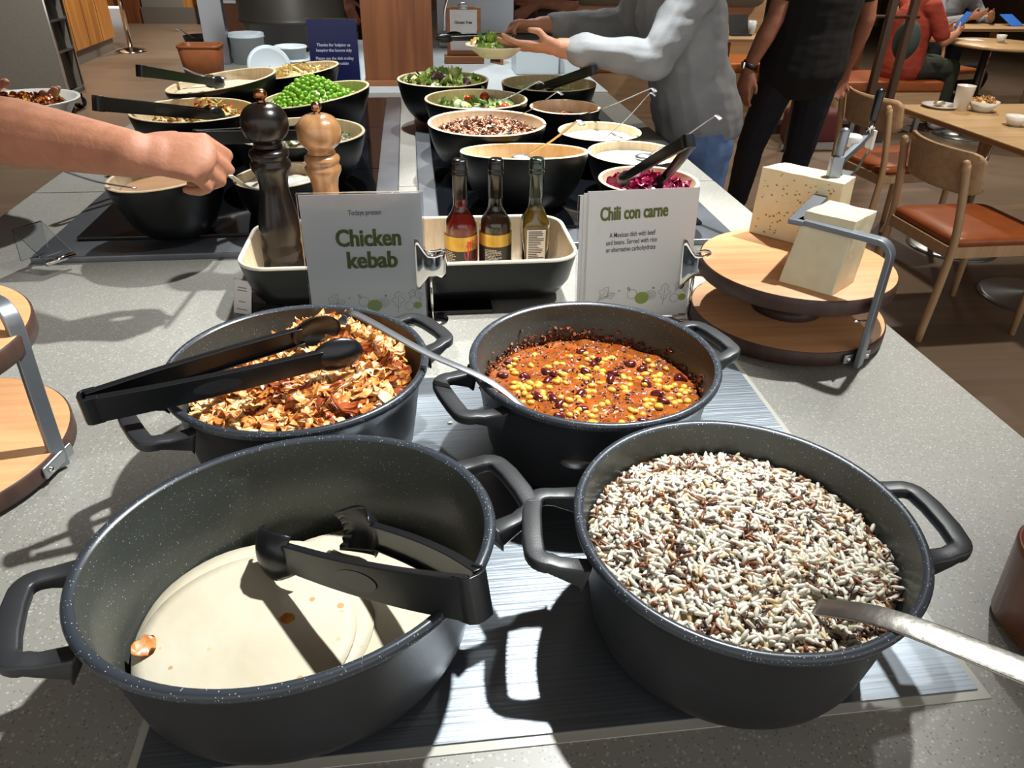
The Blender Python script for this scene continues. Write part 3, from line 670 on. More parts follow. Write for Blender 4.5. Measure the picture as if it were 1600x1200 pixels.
def clip(X, name_label):
    """polished bulldog clip on a stem, gripping a card's right edge; local x to the right, y up, z towards the viewer"""
    o = X.to_translation(); r = thing('sign_clip', (o.x, o.y, .9), name_label, 'clip', 'polished clips holding the menu cards')
    for s in (1, -1):
        vs = []; fs = []; st = [(-.0075, .045, .0042), (-.004, .045, .0055), (-.001, .044, .006), (.006, .030, .009), (.014, .019, .0125), (.026, .0185, .0135), (.036, .022, .0115), (.043, .022, .006), (.046, .019, .0015)]
        for x, h, z in st:
            for j in range(9): w = j/4-1; vs.append((x, h*w-.002, s*(z+.0015*(1-w*w))))
        k = len(vs)
        vs += [(a, b, c-s*.0012) for a, b, c in vs]
        for i in range(len(st)-1):
            for j in range(8): a = i*9+j; fs += [(a, a+9, a+10, a+1), (k+a, k+a+1, k+a+10, k+a+9)]
        for i in range(len(st)-1):
            for j in (0, 8): a = i*9+j; fs.append((a, a+9, k+a+9, k+a))
        for j in range(8):
            for i in (0, len(st)-1): a = i*9+j; fs.append((a, a+1, k+a+1, k+a))
        mb = MB(); mb.add(vs, fs, 0, True, X); mb.build('jaw', m_chrome, parent=r)
    mb = MB(); mb.tube([X @ V((.018, -.018, 0)), X @ V((.018, .014, 0))], .007, 14); mb.build('spring', m_chrome, parent=r)
    p = X @ V((.018, -.02, 0)); mb = MB(); mb.tube([(p.x, p.y, p.z), (p.x, p.y, .905)], .003, 10); mb.lathe([(0, 0), (.028, 0), (.028, .004), (.004, .006), (0, .006)], 28, (p.x, p.y, .9)); mb.build('stem', m_chrome, parent=r)
    return r
def rectcard(mb, X, w, h, t, z=0): mb.add([X @ V((x, y, zz)) for zz in (z-t/2, z+t/2) for x, y in ((0, 0), (w, 0), (w, h), (0, h))], [(3, 2, 1, 0), (4, 5, 6, 7), (0, 1, 5, 4), (1, 2, 6, 5), (2, 3, 7, 6), (3, 0, 4, 7)], 0, False)
def line_at(parent, X, x, y, body, width, mat, fat=0, size=.02, cap=None, bold=0):
    vs, fs = text(body, size, mat, fat=fat, ext=0); w = max(v.x for v in vs)-min(v.x for v in vs); sx = width/w
    mb = MB(); sy = sx if cap is None else cap/(size*.7)
    [mb.add([(v.x*sx+d, v.y*sy, .00005*k) for v in vs], fs, 0, False, X @ Matrix.Translation((x, y, 0))) for k, d in enumerate((-bold, 0, bold) if bold else (0,))]
    o = mb.build('lettering', mat, parent=parent); return o
CKX = frame((-.190, 1.190, .905), (1, 0, 0), (0, .02, 1))
r = thing('menu_sign', (-.09, 1.19, .9), 'white card sign reading Chicken kebab in a clear acrylic sleeve', 'sign')
mb = MB(); rectcard(mb, CKX, .1945, .2255, .0006); mb.build('card', m_paper, parent=r)
mb = MB(); rectcard(mb, CKX @ Matrix.Translation((-.003, -.005, 0)), .2005, .2335, .0022, .0022); rectcard(mb, CKX @ Matrix.Translation((-.003, -.005, 0)), .2005, .2335, .0022, -.0022); mb.build('acrylic_sleeve', m_acrylic, parent=r, bevel=.0005, seg=1)
F = CKX @ Matrix.Translation((0, 0, .0008))
line_at(r, F, .1025, .1915, 'Todays protein', .053, m_ink, .0001, cap=.0085)
line_at(r, F, .105, .139, 'Chicken', .106, m_olive, .0005, cap=.0285, bold=.0006); line_at(r, F, .108, .1005, 'kebab', .083, m_olive, .0005, cap=.0285, bold=.0006)
sketch(r, F @ Matrix.Translation((0, .012, 0)))
clip(CKX @ Matrix.Translation((.187, .106, 0)), 'polished steel clip gripping the right edge of the Chicken kebab sign')
CCX = frame((.284, 1.168, .905), (1, .0, .02), (-.02, .05, 1))
r = thing('menu_sign', (.38, 1.17, .9), 'white card sign reading Chili con carne with spare cards behind', 'sign')
mb = MB(); rectcard(mb, CCX, .1885, .2275, .0006); mb.build('card', m_paper, parent=r)
for i in range(3):
    mb = MB(); rectcard(mb, CCX @ Matrix.Translation((-.014+.006*i, .003*i-.004, -.004+.0012*i)), .188, .225, .0006); mb.build('spare_card', m_paper, parent=r)
mb = MB(); rectcard(mb, CCX @ Matrix.Translation((-.017, -.004, -.0062)), .203, .224, .002); mb.build('acrylic_sleeve', m_acrylic, parent=r, bevel=.0005, seg=1)
F = CCX @ Matrix.Translation((0, 0, .0009)) @ Matrix.Rotation(.035, 4, 'Z')
line_at(r, F, .085, .1765, 'Chili con carne', .116, m_olive, .0004, cap=.0225, bold=.0005)
for i, (s, w) in enumerate((('A Mexican dish with beef', .080), ('and beans. Served with rice', .089), ('or alternative carbohydrate', .087))): line_at(r, F, .083-.001*i, .1455-.0128*i, s, w, m_ink, .0001, cap=.0088)
sketch(r, CCX @ Matrix.Translation((-.003, .016, .0009)))
clip(CCX @ Matrix.Translation((.176, .096, 0)) @ Matrix.Rotation(-.09, 4, 'Y'), 'polished steel clip gripping the right edge of the Chili con carne sign')
# little label holder by the tray
A = frame((-.338, 1.252, .902), (.9, -.42, 0), (.25, .2, 1))
r = thing('label_holder', (-.32, 1.25, .9), 'small white label card in a clear holder by the left end of the tray', 'label holder')
mb = MB(); rectcard(mb, A, .036, .060, .0008); mb.build('card', m_paper, parent=r)
mb = MB(); rectcard(mb, A @ Matrix.Translation((-.001, -.001, -.0015)), .038, .063, .0018); rectcard(mb, A @ Matrix.Rotation(-1.3, 4, 'X'), .038, .05, .002); mb.build('holder', m_acrylic, parent=r)
mb = MB()
for y, w in ((.047, .018), (.042, .02), (.022, .014), (.008, .022)): ribbon(mb, [(.017-w/2, y), (.017+w/2, y)], .0022, 0, A @ Matrix.Translation((0, 0, .0006)))
mb.build('small_print', m_ink2, parent=r)
A = frame((-.288, 1.243, .901), (.9, -.42, 0), (.1, .6, .5))
r = thing('label_holder', (-.275, 1.24, .9), 'small black label card lying beside the white label card', 'label holder')
mb = MB(); rectcard(mb, A, .03, .045, .001); mb.build('card', m_lblk, parent=r)
# bent acrylic holder on the corner of the left hob
r = thing('acrylic_stand', (-.73, 1.56, .914), 'clear bent acrylic label stand with steel lip on the left hob corner', 'label holder')
X = frame((-.775, 1.52, .915), (.55, .83, 0), (0, 0, 1))
mb = MB(); mb.sweep([X @ V(p) for p in ((0, 0, -.02), (0, .03, -.005), (0, .06, .01), (0, .065, .016), (0, .035, .06), (0, .012, .085), (0, .006, .088))], [(-.03, -.0011), (.03, -.0011), (.03, .0011), (-.03, .0011)], (.55, .83, 0), smooth=False)
mb = MB()
for a, b in (((0, 0), (.006, .066)), ((.006, .066), (.072, .020)), ((.072, .020), (.085, .012))):
    d = V((.83, -.55, 0)); u = V((.55, .83, 0)); p = V((-.775, 1.52, .915))
    q0 = p+d*a[0]+V((0, 0, a[1])); q1 = p+d*b[0]+V((0, 0, b[1])); nrm = (q1-q0).cross(u).normalized()*.001
    mb.add([q0-u*.03-nrm, q0+u*.03-nrm, q1+u*.03-nrm, q1-u*.03-nrm, q0-u*.03+nrm, q0+u*.03+nrm, q1+u*.03+nrm, q1-u*.03+nrm], [(3, 2, 1, 0), (4, 5, 6, 7), (0, 1, 5, 4), (1, 2, 6, 5), (2, 3, 7, 6), (3, 0, 4, 7)], 0, False)
mb.build('acrylic', m_acrylic, parent=r)
d = V((.83, -.55, 0)); u = V((.55, .83, 0)); p = V((-.775, 1.52, .915))+d*.082+V((0, 0, .010)); mb = MB(); mb.tube([p-u*.03, p+u*.03], .005, 12); mb.build('steel_lip', m_chrome, parent=r)

# ---------------------------------------------------------------- cheese boards
m_cheese = M('pale_cheese', '#ece1bd', .5, var=(40, '#e6d9ae', .2), bump=(60, .5)); m_cheese2 = M('cheese_rind', '#e6ddbd', .5, bump=(35, .7), var=(50, '#dfd3ae', .2)); m_hole = M('cheese_hole', '#b99a45', .6)
def cheese_board(c, R, zt, label, grp):
    x, y = c; r = thing('cheese_board', (x, y, .9), label, 'cheese board', grp)
    for nm, za, zb, rr in (('lower_board', .906, .931, R+.003), ('upper_board', zt-.026, zt, R)):
        mb = MB(); mb.lathe([(0, za), (rr-.002, za), (rr, za+.002), (rr, zb-.0025), (rr-.0025, zb)], 96, (x, y, 0)); o = mb.build(nm, m_bark, parent=r)
        mb = MB(); mb.lathe([(rr-.0025, zb-.0002), (rr-.004, zb+.0004), (0, zb+.0004)], 96, (x, y, 0)); mb.build('board_face', m_beech, parent=o)
    mb = MB(); mb.lathe([(0, .9315), (.06, .9315), (.045, .94), (.03, zt-.034), (.04, zt-.026), (0, zt-.026)], 32, (x, y, 0)); mb.build('pedestal', m_bark, parent=r)
    mb = MB()
    for k in range(3): mb.lathe([(0, .9), (.011, .9), (.012, .908), (0, .908)], 16, (x+R*.7*math.cos(k*2.1), y+R*.7*math.sin(k*2.1), 0))
    mb.build('rubber_feet', m_nylon, parent=r)
    return r
def bar(r, path, w, t, up, nm, mt=m_alu, bev=.0016, n=1):
    if up[2] == 0: w, t = t, w
    mb = MB(); mb.sweep(path if n == 1 else bez(path, n), [(-w/2, -t/2), (w/2, -t/2), (w/2, t/2), (-w/2, t/2)], up, smooth=False); return mb.build(nm, mt, parent=r, bevel=bev)
r = cheese_board((.640, 1.128), .163, 1.02, 'two tier round wooden cheese board with two cheese pieces, right of the pots', 'cheese boards')
f = V((.692, .961, .905))
dd = V((-.094, .115, 0)).normalized()
pts = [f, f+V((0, 0, .1)), f+V((0, 0, .185))]
for i in range(1, 7): a = PI/2*i/6; pts.append(f+V((0, 0, .185))+dd*.022*(1-math.cos(a))+V((0, 0, .022*math.sin(a))))
pts += [f+V((0, 0, .207))+dd*.07, f+V((0, 0, .207))+dd*.148]
fr = bar(r, pts, .020, .009, (.78, .62, 0), 'cutter_frame')
c0 = f+V((0, 0, .207))+dd*.148
bar(r, [c0-V((.012, .012, 0)), V((.712, 1.212, 1.112)), V((.815, 1.33, 1.112))], .024, .009, (0, 0, 1), 'rear_frame')
mb = MB(); X = Matrix.Translation((.690, .968, .919)) @ Matrix.Rotation(.30, 4, 'Z'); mb.box((0, 0, 0), (.056, .005, .017)); g = MB(); g.add(mb.v, mb.f, 0, False, X)
br = g.build('bracket', m_steel2, parent=r, bevel=.002)
for s in (-.02, .02): g = MB(); p = X @ V((s, -.003, 0)); g.ball(p, .0042, 0, 12, 6, (1, .5, 1)); g.build('screw', m_chrome, parent=br)
p = V((.713, 1.205, 1.112))
mb = MB(); mb.sweep([p, p+V((.002, .002, .065))], [(-.011, -.008), (.011, -.008), (.009, .008), (-.009, .008)], (0, 1, 0), smooth=False); mb.build('hinge_block', m_alu, parent=r, bevel=.002)
mb = MB(); mb.rc(p+V((.006, .006, .06)), .0085, p+V((.008, .008, .102)), .0085); mb.build('hinge_pin', m_alu, parent=r)
arm = [p+V((.01, 0, .058)), p+V((.06, .045, .070)), p+V((.115, .10, .085))]; bar(r, arm, .01, .012, (0, 0, 1), 'cutter_arm')
mb = MB(); q = p+V((.055, .06, .068)); mb.lathe([(0, 0), (.0165, 0), (.0175, .003), (.0175, .015), (.015, .018), (0, .0185)], 28, q); mb.build('tension_knob', m_white, parent=r)
mb = MB(); q = p+V((.095, .075, .085)); mb.tube([q, q+V((.002, .003, .02))], .0045, 10, 0); mb.build('handle_stem', m_chrome, parent=r)
mb = MB(); mb.rc(q+V((.002, .003, .022)), .0068, q+V((.008, .012, .066)), .0078); mb.build('handle_grip', m_nylon, parent=r)
bar(r, [p+V((.012, .002, .012)), p+V((.06, .03, .03)), p+V((.118, .095, .058))], .004, .003, (0, 0, 1), 'wire_guide', m_chrome, 0)
mb = MB(); mb.box(p+V((.112, .092, .07)), (.006, .02, .034)); mb.build('arm_end', m_white, parent=r, bevel=.001)
mb = MB(); mb.tube([V((.66, .955, .990)), V((.70, .985, .975))], .0018, 8); mb.build('cross_wire', m_chrome, parent=r)
def cheese(pts, zb, zt, label, seed, taper=.0, holes=20, mats=None, face=(0, 1), lean=(0, 0)):
    c = sum((V((*p, 0)) for p in pts), V())/len(pts); n = len(pts); mb = MB(); vs = []; fs = []; K = 9; S = 10
    for k in range(K+1):
        t = k/K
        for i in range(n):
            a = V((*pts[i], 0)); b = V((*pts[(i+1) % n], 0))
            for j in range(S):
                p = a+(b-a)*(j/S); p = c+(p-c)*(1-taper*t)+V((lean[0]*t, lean[1]*t, 0)); e = noise.noise_vector(V((p.x, p.y, t*.1+seed))*30)*.0012
                zz = zb+(zt-zb)*t+(.0018*noise.noise(V((p.x*40, p.y*40, seed)))if k == K else 0); vs.append((p.x+e.x, p.y+e.y, zz))
    N = n*S
    for k in range(K):
        for i in range(N): fs.append((k*N+i, k*N+(i+1) % N, (k+1)*N+(i+1) % N, (k+1)*N+i))
    fs.append(tuple(range(N))[::-1]); fs.append(tuple(K*N+i for i in range(N)))
    mb.add(vs, fs); o = mb.build('cheese_piece', m_cheese if holes else m_cheese2, origin=(c.x, c.y, zb), bevel=.0012); tag(o, label, 'cheese', 'cheese pieces')
    g = random.Random(seed); h = MB(); a = V((*pts[face[0]], 0)); b = V((*pts[face[1]], 0)); nr = (b-a).cross(V((0, 0, 1))).normalized()
    for i in range(holes):
        t = g.uniform(.06, .94); u = g.uniform(.06, .96); p = a+(b-a)*t; p = c+(p-c)*(1-taper*u)+V((lean[0]*u, lean[1]*u, zb+(zt-zb)*u)); q = g.uniform(.0008, .0026)
        h.ball(p+nr*.0001, q, 0, 8, 4, (1, .35, .8), Matrix(((b-a).normalized(), nr, V((0, 0, 1)))).transposed())
    if holes: h.build('holes', m_hole, parent=o)
    return o
cheese([(.612, 1.272), (.712, 1.158), (.758, 1.202), (.668, 1.30)], 1.0206, 1.142, 'rear block of pale holed cheese on the right cheese board', 3, .03, 75, face=(0, 1))
cheese([(.570, 1.046), (.629, .984), (.694, 1.034), (.640, 1.098)], 1.0206, 1.128, 'front block of pale cheese with a creased face on the right cheese board', 8, .08, 0, face=(0, 1), lean=(.030, .028))
r = cheese_board((-.640, .832), .172, 1.085, 'round wooden cheese board cut off at the left edge with a steel cutter arm', 'cheese boards')
f = V((-.467, .812, .905)); dd = V((-.55, .5, 0)).normalized()
pts = [f, f+V((-.004, .012, .1)), f+V((-.006, .022, .19))]
for i in range(1, 7): a = PI/2*i/6; pts.append(f+V((-.006, .022, .19))+dd*.022*(1-math.cos(a))+V((0, 0, .022*math.sin(a))))
pts += [pts[-1]+dd*.05, pts[-1]+dd*.13]
bar(r, pts, .019, .009, (.6, .8, 0), 'cutter_frame')
mb = MB(); X = Matrix.Translation((-.465, .806, .919)) @ Matrix.Rotation(1.36, 4, 'Z'); mb.box((0, 0, 0), (.056, .005, .017)); g = MB(); g.add(mb.v, mb.f, 0, False, X); br = g.build('bracket', m_steel2, parent=r, bevel=.002)
g = MB(); g.ball(X @ V((-.018, -.003, 0)), .0042, 0, 12, 6); g.build('screw', m_chrome, parent=br)
m_yel = M('yellow_cheese', '#d9b23e', .5, sss=.1)
mb = MB(); mb.b2(-.66, -.565, .86, .93, 1.0856, 1.15); tag(mb.build('cheese_piece', m_yel, origin=(-.61, .9, 1.0856), bevel=.006), 'yellow cheese on the left cheese board behind the cutter arm', 'cheese', 'cheese pieces')
# wooden box at the right edge
m_box = M('reddish_wood_box', '#7c4522', .4, wood=('z', 40, '#63351a'), coat=.2)
BX, BY = .672, .385
r = thing('wooden_container', (BX, BY, .9), 'rounded dark brown wooden container cut off by the right edge', 'container')
mb = MB(); rings(mb, [ring(BX, BY, z, w, w, q) for z, w, q in ((.902, .20, .04), (.907, .215, .045), (.99, .225, .05), (.998, .226, .05), (1.000, .222, .048), (.998, .214, .044), (.92, .205, .04))], 0, True, True); mb.build('body', m_box, parent=r)
mb = MB(); rings(mb, [ring(BX, BY, z, w, w, .04) for z, w in ((.9, .195), (.903, .2))], 0, True, True); mb.build('foot', m_nylon, parent=r)

# ---------------------------------------------------------------- salad bowls on the hobs
ZH = .9225
def bowl(c, R, h, label, slant=0, sdir=0, base=.5, grp='black bowls with bamboo lining on the hobs', z0=None):
    x, y = c; z0 = ZH if z0 is None else z0; r = thing('serving_bowl', (x, y, z0), label, 'bowl', grp)
    e = V((math.cos(sdir), math.sin(sdir), 0))
    fn = lambda p: V((p.x, p.y, p.z+slant*(p.x*e.x+p.y*e.y)/R*(max(0, p.z)/h)**1.5))
    o = [(0, 0), (R*base, 0), (R*(base+.1), h*.03), (R*(base+.27), h*.22), (R*(base+.40), h*.5), (R*.98, h*.85), (R, h*.985)]
    o = o[:2]+smooth_prof(o[2:], 4); i_ = [(max(a-.008, 0), max(z, .008)) for a, z in o[2:]]
    mb = MB(); mb.lathe(o, 64, (x, y, z0), fn=fn); mb.build('shell', m_bowl, parent=r)
    mb = MB(); mb.lathe([(R, h*.985), (R-.001, h), (R-.007, h), (R-.008, h*.985)]+i_[::-1][1:]+[(0, .008)], 64, (x, y, z0), fn=fn); mb.build('lining', m_bamboo, parent=r)
    return r, lambda d: i_r(i_, d)
def i_r(pr, z): return float(np.interp(z, [b for a, b in pr], [a for a, b in pr]))
def food(c, rin, zf, hfun, mat, nm, label, cat, temps=None, n=0, mats=None, pick=None, jit=.006, scl=(.7, 1.1), tilt=.9, seed=1, flat=False):
    b = mound(None, c, rin, hfun, None, '').build(nm, mat, origin=(c[0], c[1], zf)); tag(b, label, cat, kind='stuff')
    if n:
        g = random.Random(seed); it = []
        for i in range(n):
            a = g.uniform(0, 2*PI); r = rin*.98*math.sqrt(g.random()); x = c[0]+r*math.cos(a); y = c[1]+r*math.sin(a)
            it.append((g.randrange(len(temps)), (x, y, hfun(x, y)+g.uniform(-.2, 1)*jit), rotm(g, tilt)*g.uniform(*scl), pick(g) if pick else g.randrange(len(mats))))
        scatter(nm+'_pieces', temps, it, mats, parent=b)
    return b
def hump(c, z, top, s, off=(0, 0), nz=.006, fr=25, tiltx=0, R=.15):
    return lambda x, y: z+top*math.exp(-((x-c[0]-off[0])**2+(y-c[1]-off[1])**2)/(2*s*s))+nz*noise.noise(V((x, y, 0))*fr)+tiltx*(x-c[0])/R
def leaf(seed, L=.05):
    g = random.Random(seed); vs = []; fs = []; nx, ny = 9, 5; cu = g.uniform(-12, 12); ru = g.uniform(.15, .4)
    for s in (1, -1):
        for i in range(nx):
            for j in range(ny):
                u = i/(nx-1); w = (j/(ny-1)-.5)*2; wd = L*.42*math.sin(PI*(.08+.86*u))**.7*(1+.22*math.sin(i*2.6+seed))
                vs.append((L*(u-.5), wd*w, cu*(u-.5)**2*L*L*3+ru*L*abs(w)*math.sin(i*1.9+j*2+seed)*.6+g.gauss(0, .001)+s*.0005))
    N = nx*ny
    for i in range(nx-1):
        for j in range(ny-1): a = i*ny+j; fs += [(a, a+ny, a+ny+1, a+1), (N+a, N+a+1, N+a+ny+1, N+a+ny)]
    return vs, fs
def stick(L, r, n=6, bend=.2): return grain(L, r, n, bend)
def penne(L=.034, r=.0045):
    mb = MB(); mb.lathe([(r*.7, -L/2), (r, -L/2), (r, L/2), (r*.7, L/2), (r*.7, -L/2)], 9); return [(z+y*.6, x, y) for x, y, z in mb.v], mb.f
def spoon(label, tip, end, w=.010, mat=None, nm='serving_spoon', bend=.006, grp='steel spoons in the salad bowls', lip=True, bowl_=True):
    tip, end = V(tip), V(end); d = (end-tip); r = thing(nm, tip, label, 'spoon', grp); mat = mat or m_steel2
    mb = MB(); m_ = tip+d*.5-V((0, 0, bend)); pts = [tip, m_, tip+d*.93, end-V((0, 0, .002))]
    if lip: pts.append(end+V((d.x, d.y, 0)).normalized()*.012-V((0, 0, .008)))
    spoon_handle(mb, pts, w*.7, w*1.35, .0022, (0, 0, 1), 0, 6); mb.build('handle', mat, parent=r)
    if bowl_: mb = MB(); q = tip-d.normalized()*.022; mb.ball(q, .026, 0, 14, 8, (1, .75, .35)); mb.build('spoon_bowl', mat, parent=r)
    return r
# right hob -------------------------------------------------------
m_let = [M('lettuce_green', '#8fae4a', .45), M('lettuce_pale', '#b9c67c', .45), M('lettuce_dark', '#5d8034', .45), M('radicchio', '#5f3050', .45), M('lettuce_rib', '#cfd4a8', .5)]
lv = [leaf(s) for s in range(8)]
C = (.103, 2.70); bowl(C, .155, .135, 'black bowl of mixed green and purple lettuce by the wooden divider')
food(C, .135, 1.0, hump(C, 1.02, .038, .07, (.0, .0)), m_let[0], 'lettuce_salad', 'loose green and purple lettuce leaves in the bowl by the divider', 'salad', lv, 190, m_let, lambda g: g.choice((0, 0, 1, 1, 1, 2, 3, 4)), .018, (.6, 1.1), 1, 3)
C = (.464, 2.677); bowl(C, .163, .125, 'black bowl of shredded pale cabbage at the far right end')
m_cab = [M('cabbage_pale', '#c9cf9c', .5), M('cabbage_green', '#9fb36a', .5)]
food(C, .135, .98, hump(C, 1.0, .032, .06, (-.03, .0)), m_cab[0], 'shredded_cabbage', 'pale green shredded cabbage in the far right bowl', 'salad', [stick(.035, .0013, 5, .3), stick(.028, .0011, 5, -.25)], 650, m_cab, None, .01, (.7, 1.2), 1, 4)
tongs('black plastic tongs leaning in the bowl of shredded cabbage', (.545, 2.36, 1.137), (.405, 2.60, 1.042), (.47, 2.62, 1.045), .004, 'spoon', h0=.012)
C = (.191, 2.393); bowl(C, .158, .128, 'black bowl of cucumber and cherry tomato salad')
m_cuc = M('cucumber_flesh', '#b9c98a', .3); m_cskin = M('cucumber_skin', '#4a7a2c', .35); m_tom = M('cherry_tomato', '#b5301a', .2, coat=.5)
fh = hump(C, 1.012, .018, .08)
food(C, .134, .98, fh, m_let[1], 'mixed_salad', 'leaves and onion under the cucumber and tomatoes', 'salad', lv+[stick(.03, .002, 5, .4)], 90, m_let+[M('red_onion', '#b9a0b8', .4), M('red_pepper', '#c2492c', .35)], lambda g: g.choice((0, 1, 1, 2, 5, 5, 6)), .012, (.4, .8), 1, 5)
for i, (dx, dy, a, t) in enumerate(((-.055, -.045, .3, .9), (-.035, -.06, .8, .6), (.02, -.02, 2, .5), (.075, -.03, 1.2, 1.0), (.10, .02, .4, .7))):
    p = V((C[0]+dx, C[1]+dy, fh(C[0]+dx, C[1]+dy)+.014)); X = Matrix.Translation(p) @ Matrix.Rotation(a, 4, 'Z') @ Matrix.Rotation(t, 4, 'X')
    o = thing('cucumber_slice', p, ('cucumber slice at the left edge of the tomato salad', 'cucumber slice lying flat before the cherry tomato', 'cucumber slice in the middle of the tomato salad', 'tilted cucumber slice at the right of the salad', 'cucumber slice by the right rim of the salad bowl')[i], 'cucumber slice', 'cucumber slices')
    mb = MB(); mb.lathe([(0, -.003), (.019, -.003), (.019, .003), (0, .003)], 20); g = MB(); g.add(mb.v, mb.f, 0, True, X); g.build('flesh', m_cuc, parent=o)
    mb = MB(); mb.lathe([(.0185, -.0032), (.0205, -.0032), (.0205, .0032), (.0185, .0032), (.0185, -.0032)], 20); g = MB(); g.add(mb.v, mb.f, 0, True, X); g.build('skin', m_cskin, parent=o)
for i, (dx, dy) in enumerate(((-.022, .012), (.082, -.06), (.03, .05))):
    p = V((C[0]+dx, C[1]+dy, fh(C[0]+dx, C[1]+dy)+.013)); mb = MB(); mb.ball(p, .0155, 0, 16, 10, (1, 1, 1.05)); tag(mb.build('cherry_tomato', m_tom, origin=p), ('whole red cherry tomato at the left of the salad', 'red cherry tomato by the front right rim of the salad bowl', 'red cherry tomato at the back of the salad bowl')[i], 'tomato', 'cherry tomatoes')
r = spoon('steel salad server lying across the tomato salad', (.205, 2.31, 1.042), (.372, 2.30, 1.115), .012)
C = (.464, 2.366); bowl(C, .110, .108, 'small black bowl of grated carrot')
food(C, .082, .97, hump(C, .985, .015, .05), M('carrot', '#c96a2c', .4), 'grated_carrot', 'orange grated carrot in the small black bowl', 'salad', [stick(.024, .0012, 5, .3)], 260, [M('carrot_shred', '#cf7434', .4)], None, .008, (.7, 1.1), 1, 6)
spoon('steel spoon in the grated carrot, handle pointing right', (.472, 2.30, 1.01), (.618, 1.985, 1.150), .010)
C = (.194, 2.070); bowl(C, .160, .128, 'black bowl heaped with pinkish brown grain salad')
m_gr = [M('pink_grain', '#b57e60', .5), M('pale_grain', '#c79a78', .5), M('dark_grain', '#5a3528', .45), M('black_rice', '#2e1e1c', .45)]
food(C, .136, .99, hump(C, 1.015, .036, .075), m_gr[0], 'grain_salad', 'heap of pinkish brown grain salad in the bowl behind the bottles', 'salad', [flake(s, .016, .010, .003) for s in range(40, 46)], 900, m_gr, lambda g: g.choice((0, 0, 0, 1, 1, 2, 3)), .01, (.5, 1), 1, 7)
spoon('steel spoon standing in the grain salad, handle pointing up right', (.262, 2.10, 1.05), (.378, 2.03, 1.135), .012)
C = (.509, 2.08); bowl(C, .116, .1, 'small black bowl of white dressing lit brightly, behind the yoghurt bowl')
m_cream = M('white_cream', '#e4e0d4', .3, sss=.1)
food(C, .1, .98, hump(C, 1.0, .01, .05, (0, 0), .006, 35), m_cream, 'white_dressing', 'lumpy white cheese dressing in the small bowl', 'dressing')
spoon('steel spoon in the white dressing, handle pointing up right', (.500, 1.985, 1.022), (.598, 1.93, 1.15), .010)
C = (.254, 1.768); bowl(C, .152, .128, 'black bowl of sweetcorn right behind the bottles', .02, -PI/2)
food(C, .122, .97, hump(C, .992, .01, .06), m_corn, 'sweetcorn_heap', 'yellow sweetcorn low in the bowl behind the bottles', 'sweetcorn', [([(x*.0045, y*.004, z*.0035) for x, y, z in cb.v], cb.f)], 420, [m_corn], None, .004, (.8, 1.2), 1, 8)
spoon('steel spoon standing in the sweetcorn behind the bottles', (.262, 1.80, 1.03), (.350, 1.62, 1.15), .012)
C = (.545, 1.848); bowl(C, .117, .1, 'small black bowl of bright white yoghurt behind the beetroot bowl')
food(C, .1, .98, hump(C, .998, .022, .055, (-.01, 0), .003), m_cream, 'white_yoghurt', 'smooth white yoghurt in the small bowl behind the beetroot', 'yoghurt')
spoon('steel spoon in the white yoghurt, long handle reaching over the counter edge', (.574, 1.80, 1.03), (.668, 1.65, 1.152), .011)
C = (.516, 1.612); bowl(C, .113, .1, 'small black bowl of magenta beetroot behind the Chili con carne sign')
m_beet = [M('beetroot', '#8a1440', .3, coat=.3), M('beetroot_dark', '#5f0e30', .3, coat=.3), M('beetroot_light', '#b02458', .3, coat=.3)]
food(C, .1, .98, hump(C, .992, .022, .05, (-.01, .02)), m_beet[0], 'beetroot_salad', 'magenta pickled beetroot strips in the small bowl', 'salad', [flake(s, .035, .022, .002) for s in range(50, 56)], 110, m_beet, None, .012, (.6, 1.1), 1, 9)
tongs('black plastic tongs standing in the beetroot', (.514, 1.385, 1.160), (.446, 1.555, 1.045), (.528, 1.545, 1.040), .003, 'spoon', h0=.0125)
# left hob ----------------------------------------------------------
LF = PI; 
C = (-.520, 1.625); bowl(C, .120, .128, 'black slanted bowl of smooth pale sauce, below the reaching arm', .012, .2, .45)
food(C, .098, 1.0, lambda x, y: 1.020+.001*noise.noise(V((x, y, 0))*30), M('beige_sauce', '#cfa27c', .2, coat=.4), 'pale_sauce', 'smooth pale orange sauce in the front left bowl', 'sauce')
spoon('thin steel ladle handle resting on the rim of the front left bowl', (-.555, 1.535, 1.045), (-.728, 1.62, 1.062), .007, lip=False, bowl_=False)
C = (-.300, 1.705); bowl(C, .104, .098, 'small black bowl of white yoghurt under the hand', .006, 0, .5)
food(C, .088, .98, hump(C, .997, .008, .05, (0, 0), .009, 32), m_cream, 'garlic_yoghurt', 'white yoghurt with spoon swirls in the small left bowl', 'yoghurt')
C = (-.289, 1.975); bowl(C, .163, .130, 'black bowl of white salad with herbs behind the mills')
m_wh = [M('cauliflower', '#d6d2bc', .5), M('herb_green', '#5e7c3a', .5), M('pale_leaf', '#b8c190', .5)]
food(C, .142, .99, hump(C, 1.005, .026, .075, (.03, 0)), m_wh[0], 'herb_salad', 'white salad with green herbs in the bowl behind the mills', 'salad', [flake(s, .026, .016, .003) for s in range(60, 66)], 330, m_wh, lambda g: g.choice((0, 0, 0, 0, 1, 2)), .012, (.5, 1), 1, 10)
tongs('black tongs lying across the bowl of white salad behind the mills', (-.452, 1.66, 1.112), (-.255, 1.86, 1.07), (-.285, 1.90, 1.072), .003, 'spoon', h0=.015)
C = (-.611, 2.25); bowl(C, .166, .130, 'black bowl of pasta salad with red peppers at the left')
m_ps = [M('pasta', '#d9b25e', .4), M('pasta_pale', '#e2c889', .4), M('pasta_red', '#bf4a22', .4), M('pasta_herb', '#6f7a2c', .45)]
